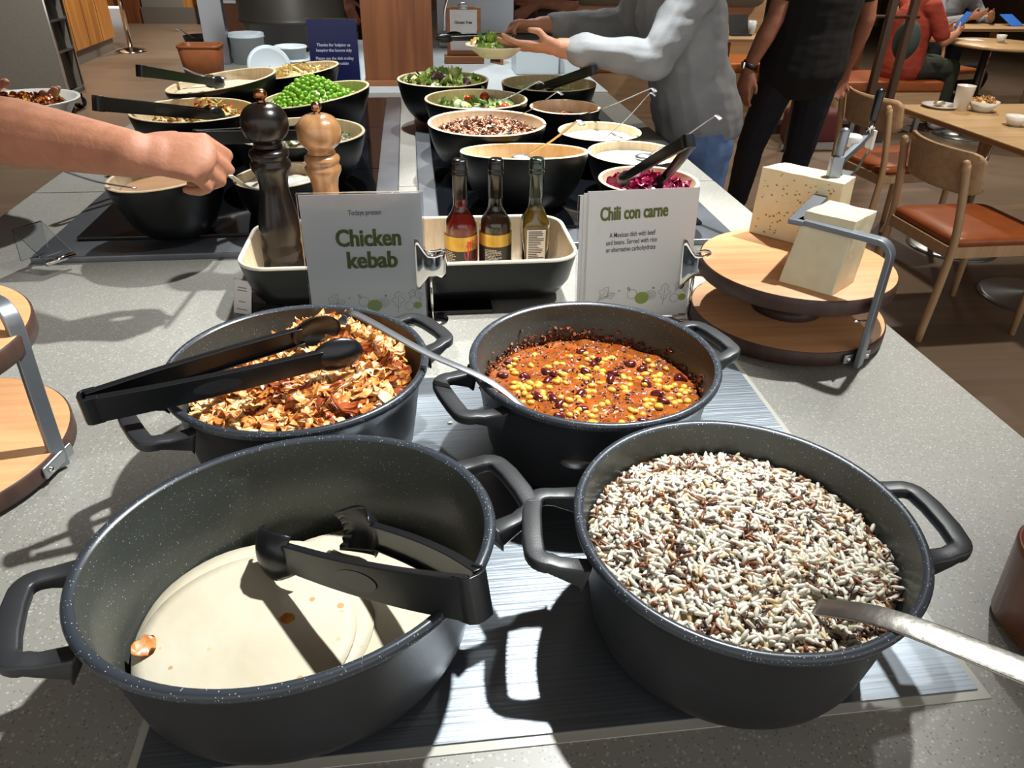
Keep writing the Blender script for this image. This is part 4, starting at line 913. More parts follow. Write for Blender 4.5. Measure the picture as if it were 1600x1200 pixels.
food(C, .142, .99, hump(C, 1.008, .058, .06, (.045, -.01), .006), m_ps[0], 'pasta_salad', 'yellow pasta salad with red peppers in the left bowl', 'pasta', [penne(), penne(.028, .004), flake(70, .025, .012, .002)], 260, m_ps, lambda g: g.choice((0, 0, 1, 1, 2, 3)), .012, (.7, 1.1), 1, 11)
tongs('long black tongs sticking out left over the pasta salad bowl', (-.728, 1.905, 1.135), (-.565, 2.19, 1.055), (-.535, 2.15, 1.055), .004, 'spoon', h0=.0165)
C = (-.298, 2.41); R_ = .168; bowl(C, R_, .140, 'black slanted bowl heaped with bright green peas', .026, 0, .45)
m_pea = M('green_pea', '#86b830', .35, coat=.2, var=(90, '#76a824', .2)); fh = hump(C, 1.008, .100, .084, (-.012, .01), .003, 25, .022, R_)
pe = food(C, .142, 1.0, lambda x, y: fh(x, y)-.004, m_pea, 'green_peas', 'heap of bright green peas in the slanted black bowl', 'peas')
g = random.Random(12); pb = MB(); pb.ball((0, 0, 0), .0084, 0, 10, 7); it = []; pts = []
for i in range(9000):
    a = g.uniform(0, 2*PI); r = .146*math.sqrt(g.random()); x = C[0]+r*math.cos(a); y = C[1]+r*math.sin(a); z = fh(x, y)+g.uniform(-.004, .003)
    if all((x-q[0])**2+(y-q[1])**2+(z-q[2])**2 > .0142**2 for q in pts): pts.append((x, y, z)); it.append((0, (x, y, z), np.eye(3)*g.uniform(.9, 1.08), 0))
scatter('peas', [(pb.v, pb.f)], it, [m_pea], parent=pe)
C = (-.600, 2.592); bowl(C, .170, .150, 'black slanted bowl of creamy salad at the back left', .024, .1, .45)
food(C, .15, 1.0, hump(C, 1.045, .006, .07, (0, 0), .003, 25, .01), M('creamy_salad', '#d9cbb0', .4), 'creamy_salad', 'pale creamy salad in the back left bowl', 'salad')
tongs('black tongs sticking out left over the creamy salad bowl', (-.726, 2.245, 1.152), (-.625, 2.50, 1.085), (-.590, 2.47, 1.085), .004, 'spoon', h0=.0145)
spoon('thin steel spoon resting on the back rim of the creamy salad bowl', (-.635, 2.63, 1.075), (-.735, 2.66, 1.10), .012, lip=False)
C = (-.405, 2.865); bowl(C, .150, .138, 'black slanted bowl of pale pasta with green leaves at the back', .02, 0, .45)
food(C, .13, 1.0, hump(C, 1.033, .024, .06, (.02, 0), .004, 25, .01), m_ps[1], 'pale_pasta', 'pale penne pasta with green leaves in the back bowl', 'pasta', [penne(), penne(.03, .004), lv[2]], 110, [m_ps[1], M('pasta_cream', '#d8c48f', .4), M('basil', '#4f7030', .4)], lambda g: g.choice((0, 1, 1, 0, 2)), .012, (.7, 1.0), 1, 13)
# spoon held by the hand in the small yoghurt bowl is built with the person

# ---------------------------------------------------------------- things at the far end of the counter
m_plast = M('white_plastic', '#b9c4ca', .4); m_clearw = M('frosted_plastic', '#c5d0d6', .35)
m_blue = M('navy_card', '#141c52', .35)
r = thing('notice_card', (-.27, 3.2, .9), 'navy blue card asking to keep the lounge tidy, behind the peas', 'sign')
X = frame((-.392, 3.2, .902), (1, 0, 0), (.05, .03, 1))
mb = MB(); rectcard(mb, X, .187, .282, .001); mb.build('card', m_blue, parent=r)
mb = MB(); rectcard(mb, X @ Matrix.Translation((-.003, -.001, -.0025)), .194, .290, .003); rectcard(mb, X @ Matrix.Translation((-.003, 0, 0)) @ Matrix.Rotation(-1.57, 4, 'X') @ Matrix.Translation((0, -.04, 0)), .194, .08, .003); mb.build('acrylic_stand', m_acrylic, parent=r)
F = X @ Matrix.Translation((0, 0, .0012)); m_wt = M('white_lettering', '#c9cde0', .5)
for s, y, w in (('Thanks for helping us', .190, .128), ('keeping the lounge tidy', .171, .136), ('Please use the dish trolley', .142, .145), ('for used porcelain', .124, .104)): line_at(r, F, .094, y, s, w, m_wt, .0004, cap=.0105)
def tub(x, y, r0, h, label, mt, lid=0):
    r = thing('plastic_tub', (x, y, .9), label, 'tub', 'white containers at the end of the counter')
    mb = MB(); mb.lathe([(0, 0), (r0*.93, 0), (r0, h*.86), (r0*1.06, h*.87), (r0*1.06, h*.9), (r0*1.03, h*.9), (r0*1.03, h), (r0*.98, h), (r0*.9, .006), (0, .006)], 40, (x, y, .9005)); mb.build('tub', mt, parent=r); return r
tub(-.800, 4.12, .082, .135, 'round white plastic tub beside the steel post', m_plast)
r = tub(-.545, 3.78, .078, .07, 'lower one of the stacked white bowls left of the blue card', m_plast)
rr = tub(-.545, 3.78, .070, .05, 'white tub stacked on top, left of the blue card', m_clearw); rr.location.z += .071
r = thing('white_plate', (-.59, 3.42, .93), 'round white lid leaning behind the back left bowls', 'plate')
mb = MB(); q = MB(); mb.lathe([(0, -.004), (.075, -.004), (.088, .004), (.088, .008), (.074, .001), (0, .001)], 40); X = Matrix.Translation((-.585, 3.40, .988)) @ Matrix.Rotation(1.0, 4, 'X') @ Matrix.Rotation(.25, 4, 'Y'); q.add(mb.v, mb.f, 0, True, X); q.build('plate', m_plast, parent=r)
mb = MB(); mb.b2(-.64, -.53, 3.41, 3.47, .9005, .935); mb.build('holder', m_plast, parent=r)
# soup kettle
m_ket = M('kettle_enamel', '#332f2b', .42, var=(6, '#3d3833', .2))
KX, KY = -.645, 4.66
r = thing('soup_kettle', (KX, KY, .9), 'big black soup kettle standing at the far left of the counter', 'kettle')
mb = MB(); mb.lathe([(0, .02), (.20, .02), (.22, .03), (.24, .06), (.272, .125), (.285, .14), (.29, .148), (.288, .156), (.283, .165), (.275, .42), (.27, .43), (0, .43)], 64, (KX, KY, .9)); mb.build('body', m_ket, parent=r)
mb = MB(); mb.lathe([(0, 0), (.17, 0), (.17, .02), (0, .02)], 40, (KX, KY, .9)); mb.build('base', m_nylon, parent=r)
mb = MB(); mb.lathe([(.27, .43), (.265, .45), (.15, .49), (.03, .51), (0, .51)], 48, (KX, KY, .9)); mb.build('lid', m_steel2, parent=r)
mb = MB(); mb.rc((KX-.06, KY, 1.45), .012, (KX+.06, KY, 1.45), .012); mb.build('lid_knob', m_nylon, parent=r)
r = thing('black_pan', (-1.08, 4.42, .9), 'small black pan with a ladle, left of the steel post', 'pan')
mb = MB(); mb.lathe([(0, 0), (.075, 0), (.1, .085), (.102, .086), (.097, .086), (.073, .006), (0, .006)], 36, (-1.075, 4.42, .9005)); mb.build('body', m_black, parent=r)
spoon('steel ladle hanging in the small black pan', (-1.07, 4.40, .96), (-1.19, 4.40, 1.02), .02, nm='ladle', grp=None)
m_terra = M('terracotta_leather', '#9a5526', .5, var=(30, '#8a4a20', .2))
r = thing('brown_basket', (-.93, 3.72, .9), 'orange brown leather basket in front of the steel post', 'basket')
mb = MB(); rings(mb, [ring(-.925, 3.72, z, w, w*.8, .03) for z, w in ((.9005, .15), (.97, .165), (1.03, .178), (1.032, .172), (1.03, .168), (.91, .145))], 0, True, True); mb.build('body', m_terra, parent=r)
mb = MB(); rings(mb, [ring(-.925, 3.72, z, w, w*.8, .03) for z, w in ((1.024, .178), (1.024, .182), (1.034, .182), (1.034, .170), (1.024, .170))], 0); mb.build('rim', m_terra, parent=r)
# clipboard stand
m_oak = M('oak_block', '#a26a3e', .5, wood=('x', 30, '#8f5a33'))
r = thing('clipboard_stand', (.26, 4.1, .904), 'upright wooden clipboard stand with a card reading Gluten free', 'sign')
mb = MB(); mb.b2(.168, .365, 4.05, 4.15, .9045, .938); mb.build('base', m_oak, parent=r, bevel=.002)
mb = MB(); mb.b2(.182, .352, 4.095, 4.107, .938, 1.158); mb.build('board', m_oak, parent=r, bevel=.002)
X = frame((.198, 4.0935, .962), (1, 0, 0), (0, 0, 1)); mb = MB(); rectcard(mb, X, .135, .185, .001); mb.build('card', m_paper, parent=r)
line_at(r, X @ Matrix.Translation((0, 0, .001)), .066, .122, 'Gluten free', .088, m_ink, .0006, cap=.013)
mb = MB(); mb.box((.265, 4.09, 1.158), (.12, .016, .006)); mb.build('clip_bar', m_oak, parent=r); mb = MB(); mb.ball((.265, 4.088, 1.163), .028, 0, 16, 8, (1, .25, .6)); mb.build('clip', m_steel2, parent=r)
mb = MB(); mb.b2(.485, .69, 3.72, 3.9, .9045, 1.015); o = mb.build('white_box', m_plast, origin=(.59, 3.8, .9045), bevel=.006); tag(o, 'white plastic box on the counter under the hands', 'box')
mb = MB(); mb.b2(.70, .80, 3.76, 3.9, .9005, 1.01); o = mb.build('white_box', m_clearw, origin=(.75, 3.8, .9005), bevel=.006); tag(o, 'narrow frosted box beside the white plastic box', 'box')
r = thing('card_frame', (.43, 4.06, .904), 'small wooden frame seen edge on, right of the clipboard stand', 'frame')
mb = MB(); X = Matrix.Translation((.43, 4.06, .9645)) @ Matrix.Rotation(.5, 4, 'Z'); mb.box((0, 0, 0), (.012, .1, .12)); g = MB(); g.add(mb.v, mb.f, 0, False, X); g.build('frame', m_oak, parent=r)
mb = MB(); mb.box((0, 0, 0), (.004, .08, .1)); g = MB(); g.add([V(p)+V((-.006, 0, 0)) for p in mb.v], mb.f, 0, False, X); g.build('back', m_lblk, parent=r)
# coffee machine behind
r = thing('coffee_machine', (.36, 4.78, .9), 'steel coffee machine with pipes behind the clipboard stand', 'coffee machine')
mb = MB(); mb.b2(.16, .62, 4.70, 4.98, 1.2, 1.42); mb.b2(.16, .62, 4.88, 4.98, .94, 1.2); mb.b2(.16, .62, 4.66, 4.98, .9005, .94); mb.build('body', m_steel2, parent=r, bevel=.008)
mb = MB(); mb.b2(.27, .36, 4.66, 4.73, 1.16, 1.22); mb.b2(.45, .54, 4.66, 4.73, 1.16, 1.22); mb.build('brew_heads', m_nylon, parent=r, bevel=.005)
mb = MB(); mb.tube(bez([(.30, 4.66, 1.25), (.25, 4.60, 1.22), (.20, 4.58, 1.12), (.19, 4.57, 1.0)], 8), .008, 10); mb.build('steam_pipe', m_chrome, parent=r)
mb = MB(); mb.tube(bez([(.40, 4.66, 1.20), (.33, 4.60, 1.19), (.23, 4.60, 1.17), (.21, 4.60, 1.08)], 8), .006, 10); mb.build('water_pipe', m_chrome, parent=r)

# ---------------------------------------------------------------- people
def skin(nm, c, c2): return M(nm, c, .6, var=(38, c2, .25), bump=(160, .35), sss=.02)
m_skinA = skin('tanned_skin', '#a87459', '#96634a'); m_skinB = skin('light_skin', '#b78468', '#a87459'); m_skinC = skin('warm_skin', '#9c6850', '#8b5842')
m_eye = M('eye', '#2a2320', .2)
def hand(mb, wrist, d, n, thumb, curls, th=((.55, .8, .2), (.75, .6, .1)), sc=1.0, spread=.06, joint=True):
    """wrist, direction to the fingers, palm normal, thumb side (+1 along n x d), finger bends; returns key points"""
    w = V(wrist); d = V(d).normalized(); n = V(n); n = (n-d*n.dot(d)).normalized(); s = n.cross(d)*thumb
    offs = (.029, .010, -.0095, -.027); base = (.089, .093, .088, .079); L = ((.043, .026, .022), (.047, .030, .023), (.044, .028, .023), (.034, .020, .019)); rr = (.0098, .0100, .0095, .0083)
    q = lambda a, b, c: w+(d*a+s*b+n*c)*sc
    mb.rc(q(-.01, 0, 0), .027*sc, q(.03, 0, 0), .031*sc, 0, 14, 4, 1, .68, n)
    mb.rc(q(.03, .004, 0), .033*sc, q(.074, .002, 0), .036*sc, 0, 14, 4, 1.06, .46, n)
    for i in range(4):
        k = q(base[i], offs[i], 0); mb.rc(q(.02, offs[i]*.55, 0), .0125*sc, k, .0112*sc, 0, 10, 3)
        a = 0; p = k; sp = spread*(1.5-i)*.8
        for j in range(3):
            a += curls[i][j] if hasattr(curls[i], '__len__') else curls[i]*(1, 1.1, .7)[j]
            dr = d*math.cos(a)+n*math.sin(a)+s*sp*math.cos(a); e = p+dr.normalized()*L[i][j]*sc
            mb.rc(p, rr[i]*sc*(1.04-.06*j), e, rr[i]*sc*(.98-.09*j), 0, 10, 3); p = e
    p = q(.018, .022, .004); mb.rc(q(.006, .012, .002), .017*sc, q(.045, .034, .012), .0145*sc, 0, 12, 3); p = q(.045, .036, .012)
    for j, (a, b, c) in enumerate(th):
        dr = (d*a+s*b+n*c).normalized(); e = p+dr*(.032, .027)[j]*sc; mb.rc(p, (.0122, .0110)[j]*sc, e, (.0112, .0095)[j]*sc, 0, 10, 3); p = e
    return q
def person(label, skinm, J, shirt=None, trousers=None, shoes=None, hair=None, sleeve='long', vox=.007, face=(0, -1, 0), hands=None, seat=False, folds=.004, girth=1.0, group=None, mats_extra=None, hairlen=0):
    f = V(face).normalized(); f.z = 0; base = V((J['pelvis'][0], J['pelvis'][1], 0)); r = thing('person', base, label, 'person', group)
    K = {k: V(v) for k, v in J.items() if hasattr(v, '__len__')}; g = girth; hd = K['head']
    mb = MB(); fh = V(J.get('look', face)).normalized(); sx = fh.cross(V((0, 0, 1))).normalized()
    # head and face
    mb.rc(hd+V((0, 0, .03)), .078, hd+V((0, 0, .045)), .078, 0, 18, 6, .98, 1.18, fh); mb.rc(hd+fh*.02-V((0, 0, .055)), .052, hd+fh*.012, .068, 0, 14, 4, .95, 1.1, fh)
    mb.rc(hd+fh*.088+V((0, 0, .012)), .010, hd+fh*.104-V((0, 0, .022)), .013, 0, 8, 3); mb.rc(hd+fh*.062-V((0, 0, .088)), .022, None, None, 0, 8, 3)
    mb.rc(hd+fh*.078-V((0, 0, .052))-sx*.016, .0085, hd+fh*.078-V((0, 0, .052))+sx*.016, .0085, 0, 8, 3)
    for s in (-1, 1): mb.rc(hd+sx*s*.078+V((0, 0, .015)), .020, hd+sx*s*.080-V((0, 0, .012)), .014, 0, 8, 3, .45, 1, fh); mb.rc(hd+fh*.082+sx*s*.03+V((0, 0, .035)), .012, hd+fh*.088+sx*s*.012+V((0, 0, .037)), .010, 0, 8, 3)
    mb.rc(K['neck'], .058, hd-V((0, 0, .05)), .052)
    ch, pe = K['chest'], K['pelvis']; mid = ch*.5+pe*.5
    mb.rc(pe, .115*g, mid, .105*g, 0, 18, 5, 1.25, .9, f); mb.rc(mid, .103*g, ch, .118*g, 0, 18, 5, 1.3, .85, f); mb.rc(ch, .11, K['neck'], .055, 0, 16, 4, 1.3, .9, f)
    for s in 'LR':
        mb.rc(ch+V((0, 0, .07)), .06, K['sh'+s], .055); mb.rc(K['sh'+s], .052, K['el'+s], .041); mb.rc(K['el'+s], .043*J.get('arm', 1), K['el'+s].lerp(K['wr'+s], .35), .045*J.get('arm', 1)); mb.rc(K['el'+s].lerp(K['wr'+s], .35), .045*J.get('arm', 1), K['wr'+s], .029*J.get('arm', 1), 0, 14, 4)
        h = (hands or {}).get(s)
        if h is None:
            dd = (K['wr'+s]-K['el'+s]).normalized(); h = dict(d=dd, n=-f if abs(dd.dot(f)) < .8 else V((0, 0, -1)), thumb=1 if s == 'L' else -1, curls=[.35, .4, .45, .5])
        hand(mb, K['wr'+s], h['d'], h['n'], h['thumb'], h['curls'], h.get('th', ((.75, .6, .25), (.9, .3, .3))), h.get('sc', 1.0))
        hp = K.get('hip'+s, pe+f.cross(V((0, 0, 1)))*(.095 if s == 'R' else -.095)-V((0, 0, .04))); K['hip'+s] = hp
        mb.rc(hp, .088, K['kn'+s], .056); mb.rc(K['kn'+s], .056, K['kn'+s].lerp(K['an'+s], .35), .057); mb.rc(K['kn'+s].lerp(K['an'+s], .35), .057, K['an'+s], .036)
        td = V(J.get('toe', f)); mb.rc(K['an'+s]-V((0, 0, .045)), .03, K['an'+s]+td*.13-V((0, 0, .06)), .026, 0, 12, 3, 1.2, .8, (0, 0, 1))
    o = mb.build('body', skinm, parent=r); remesh(o, vox, 3)
    for s in (-1, 1): e = MB(); e.ball(hd+fh*.084+sx*s*.031+V((0, 0, .018)), .0115, 0, 10, 6); e.build('eye', m_eye, parent=r)
    if shirt:
        mb = MB(); u = .014
        hem = pe+V((0, 0, J.get('hem', -.02)))
        mb.rc(hem, (.122+u*1.5)*g, mid, (.112+u)*g, 0, 20, 5, 1.28, 1.0, f); mb.rc(mid, (.112+u)*g, ch, max(.132+u, .118*g+u), 0, 20, 5, 1.3, .95, f); mb.rc(ch, .118+u, K['neck']-V((0, 0, .02)), .066, 0, 18, 4, 1.32, .95, f)
        for s in 'LR':
            mb.rc(ch+V((0, 0, .07)), .074, K['sh'+s], .07)
            if sleeve == 'long':
                c = J.get('cuff', .86); m2 = K['el'+s].lerp(K['wr'+s], c)
                mb.rc(K['sh'+s], .07, K['el'+s], .058); mb.rc(K['el'+s], .058, m2, .045)
                mb.rc(m2-(m2-K['el'+s]).normalized()*.02, .049, m2, .047, 0, 14, 2)
            else: e = K['sh'+s].lerp(K['el'+s], J.get('slv', .6)); mb.rc(K['sh'+s], .07, e, .062, 0, 14, 3)
        o = mb.build('shirt' if sleeve != 'long' else 'sweater', shirt, parent=r); remesh(o, vox*1.05, 2, folds, .06)
    if trousers:
        mb = MB(); u = .013; mb.rc(pe+V((0, 0, J.get('waist', .05))), (.108+u)*g, pe-V((0, 0, .03)), (.116+u)*g, 0, 20, 4, 1.25, .93, f)
        for s in 'LR':
            a = K['an'+s]+V((0, 0, .01)); mb.rc(K['hip'+s], .09+u, K['kn'+s], .062+u); mb.rc(K['kn'+s], .062+u, K['kn'+s].lerp(a, .5), .058+u); mb.rc(K['kn'+s].lerp(a, .5), .058+u, a, .05+u, 0, 14, 3)
        o = mb.build('trousers', trousers, parent=r); remesh(o, vox*1.1, 2, folds*.8, .07)
    if shoes:
        td = V(J.get('toe', f))
        for s in 'LR':
            mb = MB(); a = K['an'+s]; mb.rc(a-V((0, 0, .045))-td*.03, .038, a+td*.05-V((0, 0, .055)), .036, 0, 14, 4); mb.rc(a+td*.05-V((0, 0, .055)), .036, a+td*.155-V((0, 0, .066)), .03, 0, 14, 4, 1.25, .8, (0, 0, 1)); mb.rc(a-V((0, 0, .05)), .042, a+V((0, 0, .01)), .045, 0, 14, 3)
            o = mb.build('shoe', shoes, parent=r); remesh(o, .007, 2)
    if hair:
        mb = MB(); mb.rc(hd-fh*.012+V((0, 0, .052)), .086, hd-fh*.012+V((0, 0, .062)), .085, 0, 18, 5, 1.0, 1.14, fh); mb.rc(hd-fh*.05-V((0, 0, .01)), .066, hd-fh*.03+V((0, 0, .03)), .075, 0, 14, 4)
        if hairlen: mb.rc(hd-fh*.06, .066, hd-fh*.075-V((0, 0, hairlen)), .07, 0, 14, 4, 1.3, .7, fh)
        o = mb.build('hair', hair, parent=r); remesh(o, .008, 1, .003, .015)
    return r, K
m_dark_hair = M('dark_hair', '#1b1512', .5, bump=(200, .5)); m_brown_hair = M('brown_hair', '#3d2a1c', .5, bump=(200, .5))
m_shoe_w = M('white_trainer', '#c9c6c0', .5); m_shoe_b = M('black_shoe', '#161515', .4)
# 1: the bare forearm reaching in from the left
J = dict(pelvis=(-1.24, 1.62, .95), chest=(-1.10, 1.63, 1.29), neck=(-1.06, 1.63, 1.44), head=(-1.02, 1.63, 1.57), look=(1, -.3, -.3), shR=(-1.04, 1.45, 1.38), elR=(-.755, 1.385, 1.205), wrR=(-.425, 1.205, 1.195), shL=(-1.06, 1.82, 1.38), elL=(-1.12, 2.03, 1.16), wrL=(-1.0, 2.0, 1.135),
    knL=(-1.22, 1.72, .5), anL=(-1.25, 1.73, .09), knR=(-1.22, 1.52, .5), anR=(-1.25, 1.51, .09), arm=1.22, slv=.55)
HA = dict(R=dict(d=(.95, -.03, -.06), n=(.10, .62, -.72), thumb=-1, sc=1.10, curls=[(1.0, 1.35, .7), (1.1, 1.35, .7), (1.15, 1.35, .7), (1.15, 1.3, .7)], th=((.75, .1, .75), (.75, -.45, .5))),
          L=dict(d=(.9, -.25, -.05), n=(0, 0, 1), thumb=-1, curls=[(.15, .3, .2)]*4, th=((.6, .3, .75), (.85, -.1, .35))))
m_dshirt = M('dark_blue_shirt', '#2a3140', .8, bump=(90, .2)); m_dtrs = M('dark_trousers', '#20242c', .8, bump=(90, .2))
person('person reaching in from the left with a bare forearm over the counter', m_skinA, J, m_dshirt, m_dtrs, m_shoe_b, m_brown_hair, 'short', .0045, (1, 0, 0), HA)
r = thing('held_spoon', (-.30, 1.12, 1.17), 'slim pale serving spoon held by the hand over the left yoghurt', 'spoon')
mb = MB(); spoon_handle(mb, [(-.290, 1.205, 1.160), (-.296, 1.25, 1.143), (-.318, 1.42, 1.08), (-.335, 1.62, 1.012)], .0075, .010, .003, (0, 0, 1)); mb.build('handle', M('pale_spoon', '#c9c4b4', .35), parent=r)
mb = MB(); mb.ball((-.338, 1.65, .998), .02, 0, 14, 8, (.75, 1.2, .35)); mb.build('spoon_bowl', m_steel2, parent=r)
r = thing('white_dish', (-.865, 1.86, 1.10), 'white dish of chili stew held up at the left edge', 'dish')
PX, PY, PZ = -.868, 1.862, 1.105
mb = MB(); mb.lathe([(0, 0), (.07, 0), (.085, .006), (.112, .045), (.118, .047), (.118, .050), (.110, .049), (.082, .011), (0, .008)], 56, (PX, PY, PZ)); mb.build('dish', m_white, parent=r)
hh = hump((PX, PY), PZ+.030, .022, .05, (-.02, 0), .005, 40)
food((PX, PY), .090, PZ, hh, M('stew', '#6b2f14', .3, coat=.3), 'bean_stew', 'brown chili with beans in the white dish at the left edge', 'chili', [flake(s, .02, .012, .003) for s in range(80, 85)]+[([(x*.005, y*.004, z*.0035) for x, y, z in cb.v], cb.f)], 200, [M('stew_brown', '#7a3a18', .3), M('stew_orange', '#b5651f', .3), m_bean, m_corn], lambda g: g.choice((0, 0, 1, 1, 2, 3)), .008, (.6, 1), 1, 15)
# 2: grey sweater
m_sweat = M('grey_sweater', '#8c8e90', .85, bump=(350, .35, (1, 1, 1)), var=(12, '#777a7e', .2)); m_jean = M('blue_denim', '#486594', .8, var=(16, '#6380ac', .2), bump=(300, .3))
J = dict(pelvis=(.965, 2.56, .93), chest=(.86, 2.55, 1.27), neck=(.80, 2.56, 1.44), head=(.74, 2.57, 1.58), look=(-1, .1, -.4), shL=(.85, 2.37, 1.37), elL=(.735, 2.36, 1.165), wrL=(.452, 2.43, 1.188), shR=(.83, 2.74, 1.37), elR=(.76, 2.84, 1.21), wrR=(.44, 2.76, 1.215),
    hem=.03, knL=(.97, 2.47, .5), anL=(1.0, 2.46, .09), knR=(.97, 2.66, .5), anR=(1.0, 2.67, .09), cuff=.80, waist=.08)
HA = dict(L=dict(d=(-.97, .15, .02), n=(.0, .35, .9), thumb=1, sc=1.0, curls=[(.05, .25, .2), (.0, .2, .2), (-.05, .2, .2), (-.05, .2, .2)], th=((.7, .1, .7), (.95, -.1, .1))),
          R=dict(d=(-.95, -.05, .0), n=(.1, -.45, -.85), thumb=1, sc=1.0, curls=[(.5, .7, .4), (.7, .9, .5), (.8, 1.0, .5), (.9, 1.0, .5)], th=((.7, .2, .8), (.95, -.2, .3))))
PG, KG = person('person in a grey sweater and blue jeans holding a plate of salad', m_skinB, J, m_sweat, m_jean, m_shoe_w, m_brown_hair, 'long', .0055, (-1, 0, 0), HA, folds=.008, girth=1.04)
# ribbed hem and belt loop details
mb = MB(); hb = V((1.055, 2.56, .925))
PXs, PYs, PZs = .262, 2.50, 1.152
r = thing('held_plate', (PXs, PYs, PZs), 'shallow cream plate of green salad held by the person in grey', 'plate')
mb = MB(); mb.lathe([(0, 0), (.045, 0), (.05, .003), (.088, .030), (.094, .034), (.095, .037), (.09, .036), (.048, .007), (0, .006)], 48, (PXs, PYs, PZs)); mb.build('plate', M('cream_stoneware', '#cfc8b4', .35), parent=r)
food((PXs, PYs), .07, PZs, hump((PXs, PYs), PZs+.024, .018, .04), m_let[1], 'held_salad', 'green lettuce heaped on the held cream plate', 'salad', lv, 40, m_let[:3]+[m_corn], lambda g: g.choice((0, 0, 1, 1, 1, 2, 3)), .022, (.5, .9), 1, 16)
tongs('black tongs gripped in the hand above the held salad plate', (.47, 2.73, 1.185), (.13, 2.665, 1.185), (.16, 2.70, 1.190), .004, 'spoon', h0=.010)
# 3: black clothes
m_tee = M('black_tee', '#0b0b0c', .9, bump=(90, .3)); m_bjean = M('black_denim', '#10131a', .85, var=(14, '#171c27', .2), bump=(250, .25))
J = dict(pelvis=(1.915, 3.74, .96), chest=(1.90, 3.66, 1.28), neck=(1.90, 3.66, 1.47), head=(1.90, 3.67, 1.62), look=(.2, 1, 0), shL=(1.72, 3.64, 1.42), elL=(1.69, 3.66, 1.16), wrL=(1.618, 3.70, .935), shR=(2.10, 3.68, 1.42), elR=(2.19, 3.74, 1.16), wrR=(2.22, 3.86, .93),
    hem=-.01, knL=(1.82, 3.95, .51), anL=(1.93, 4.25, .10), knR=(2.07, 3.88, .50), anR=(2.13, 4.10, .09), slv=.55, toe=(.1, 1, 0))
HA = dict(L=dict(d=(-.06, .05, -1), n=(.75, .6, 0), thumb=-1, sc=1.05, curls=[(.25, .4, .3), (.3, .5, .3), (.35, .55, .3), (.4, .6, .3)], th=((.85, .4, .3), (.95, .1, .3))))
r, K = person('person in a black tee and dark jeans with a dark wristwatch, seen from behind', m_skinC, J, m_tee, m_bjean, m_shoe_b, m_dark_hair, 'short', .0065, (.1, 1, 0), HA, folds=.004, girth=1.17)
a = K['wrL']; b = K['elL']; d = (b-a).normalized(); X = frame(a+d*.015, d.cross(V((0, 1, 0))), (0, 1, 0)); mb = MB(); q = MB(); q.lathe([(.034, -.011), (.0375, -.011), (.0375, .011), (.034, .011), (.034, -.011)], 28); rz = d.to_track_quat('Z', 'Y').to_matrix().to_4x4()
mb.add(q.v, q.f, 0, True, Matrix.Translation(a+d*.018) @ rz); w = mb.build('wristwatch', m_shoe_b, parent=r); mb = MB(); mb.box(a+d*.018+V((-.038, -.005, 0)), (.012, .032, .03)); mb.build('watch_case', m_chrome, parent=w, bevel=.003)
# 4: red shirt on the bench
m_redtee = M('rust_red_tee', '#9c3a26', .85, var=(10, '#8a3020', .2)); m_olv = M('dark_olive_trousers', '#2c3228', .85)
J = dict(pelvis=(4.20, 6.48, .56), chest=(4.22, 6.47, .87), neck=(4.25, 6.47, 1.06), head=(4.30, 6.47, 1.20), look=(1, -.1, -.4), shR=(4.24, 6.28, 1.00), elR=(4.36, 6.20, .76), wrR=(4.56, 6.36, .80), shL=(4.24, 6.66, 1.00), elL=(4.38, 6.72, .76), wrL=(4.57, 6.56, .80), hipR=(4.22, 6.37, .53), hipL=(4.22, 6.59, .53),
    knR=(4.62, 6.38, .53), anR=(4.66, 6.42, .10), knL=(4.63, 6.62, .53), anL=(4.74, 6.66, .10), hem=-.02, slv=.8, waist=.04)
person('person in a rust red top seated on the leather bench with a phone', m_skinB, J, m_redtee, m_olv, m_shoe_w, m_dark_hair, 'short', .008, (1, 0, 0), None, folds=.005, girth=1.25, hairlen=.12)
mb = MB(); X = frame((4.62, 6.42, .84), (0, 1, 0), (.5, 0, .8)); rectcard(mb, X, .075, .14, .008); o = mb.build('phone', M('blue_phone', '#3f74c9', .3), origin=(4.62, 6.42, .84)); tag(o, 'blue phone held by the person in the rust red top', 'phone')
# 5: people far off
J = dict(pelvis=(5.62, 8.35, .55), chest=(5.66, 8.15, .85), neck=(5.70, 8.03, .98), head=(5.73, 7.95, 1.08), look=(.3, -1, -.4), shL=(5.86, 8.1, .95), elL=(5.98, 7.95, .74), wrL=(5.86, 7.72, .80), shR=(5.48, 8.08, .95), elR=(5.44, 7.9, .72), wrR=(5.62, 7.72, .80), knL=(5.72, 7.92, .52), anL=(5.74, 7.95, .1), knR=(5.52, 7.92, .52), anR=(5.5, 7.95, .1), hem=-.02)
person('person in a grey hoodie bent over a table at the far right', m_skinB, J, M('light_grey_hoodie', '#8d9196', .85), m_bjean, m_shoe_b, m_dark_hair, 'long', .010, (.2, -1, 0), None, folds=.005)
J = dict(pelvis=(.68, 5.50, .95), chest=(.68, 5.48, 1.26), neck=(.68, 5.47, 1.46), head=(.68, 5.46, 1.60), shL=(.88, 5.46, 1.40), elL=(.93, 5.34, 1.14), wrL=(.78, 5.22, 1.07), shR=(.48, 5.46, 1.40), elR=(.44, 5.34, 1.14), wrR=(.90, 5.20, 1.085), knL=(.78, 5.5, .5), anL=(.78, 5.52, .09), knR=(.58, 5.5, .5), anR=(.58, 5.52, .09), slv=.7)
person('person in a dark maroon top with folded bare arms behind the counter', m_skinC, J, M('maroon_top', '#2c161c', .85), M('navy_apron', '#141a2c', .85), m_shoe_b, m_dark_hair, 'short', .008, (0, -1, 0), None)
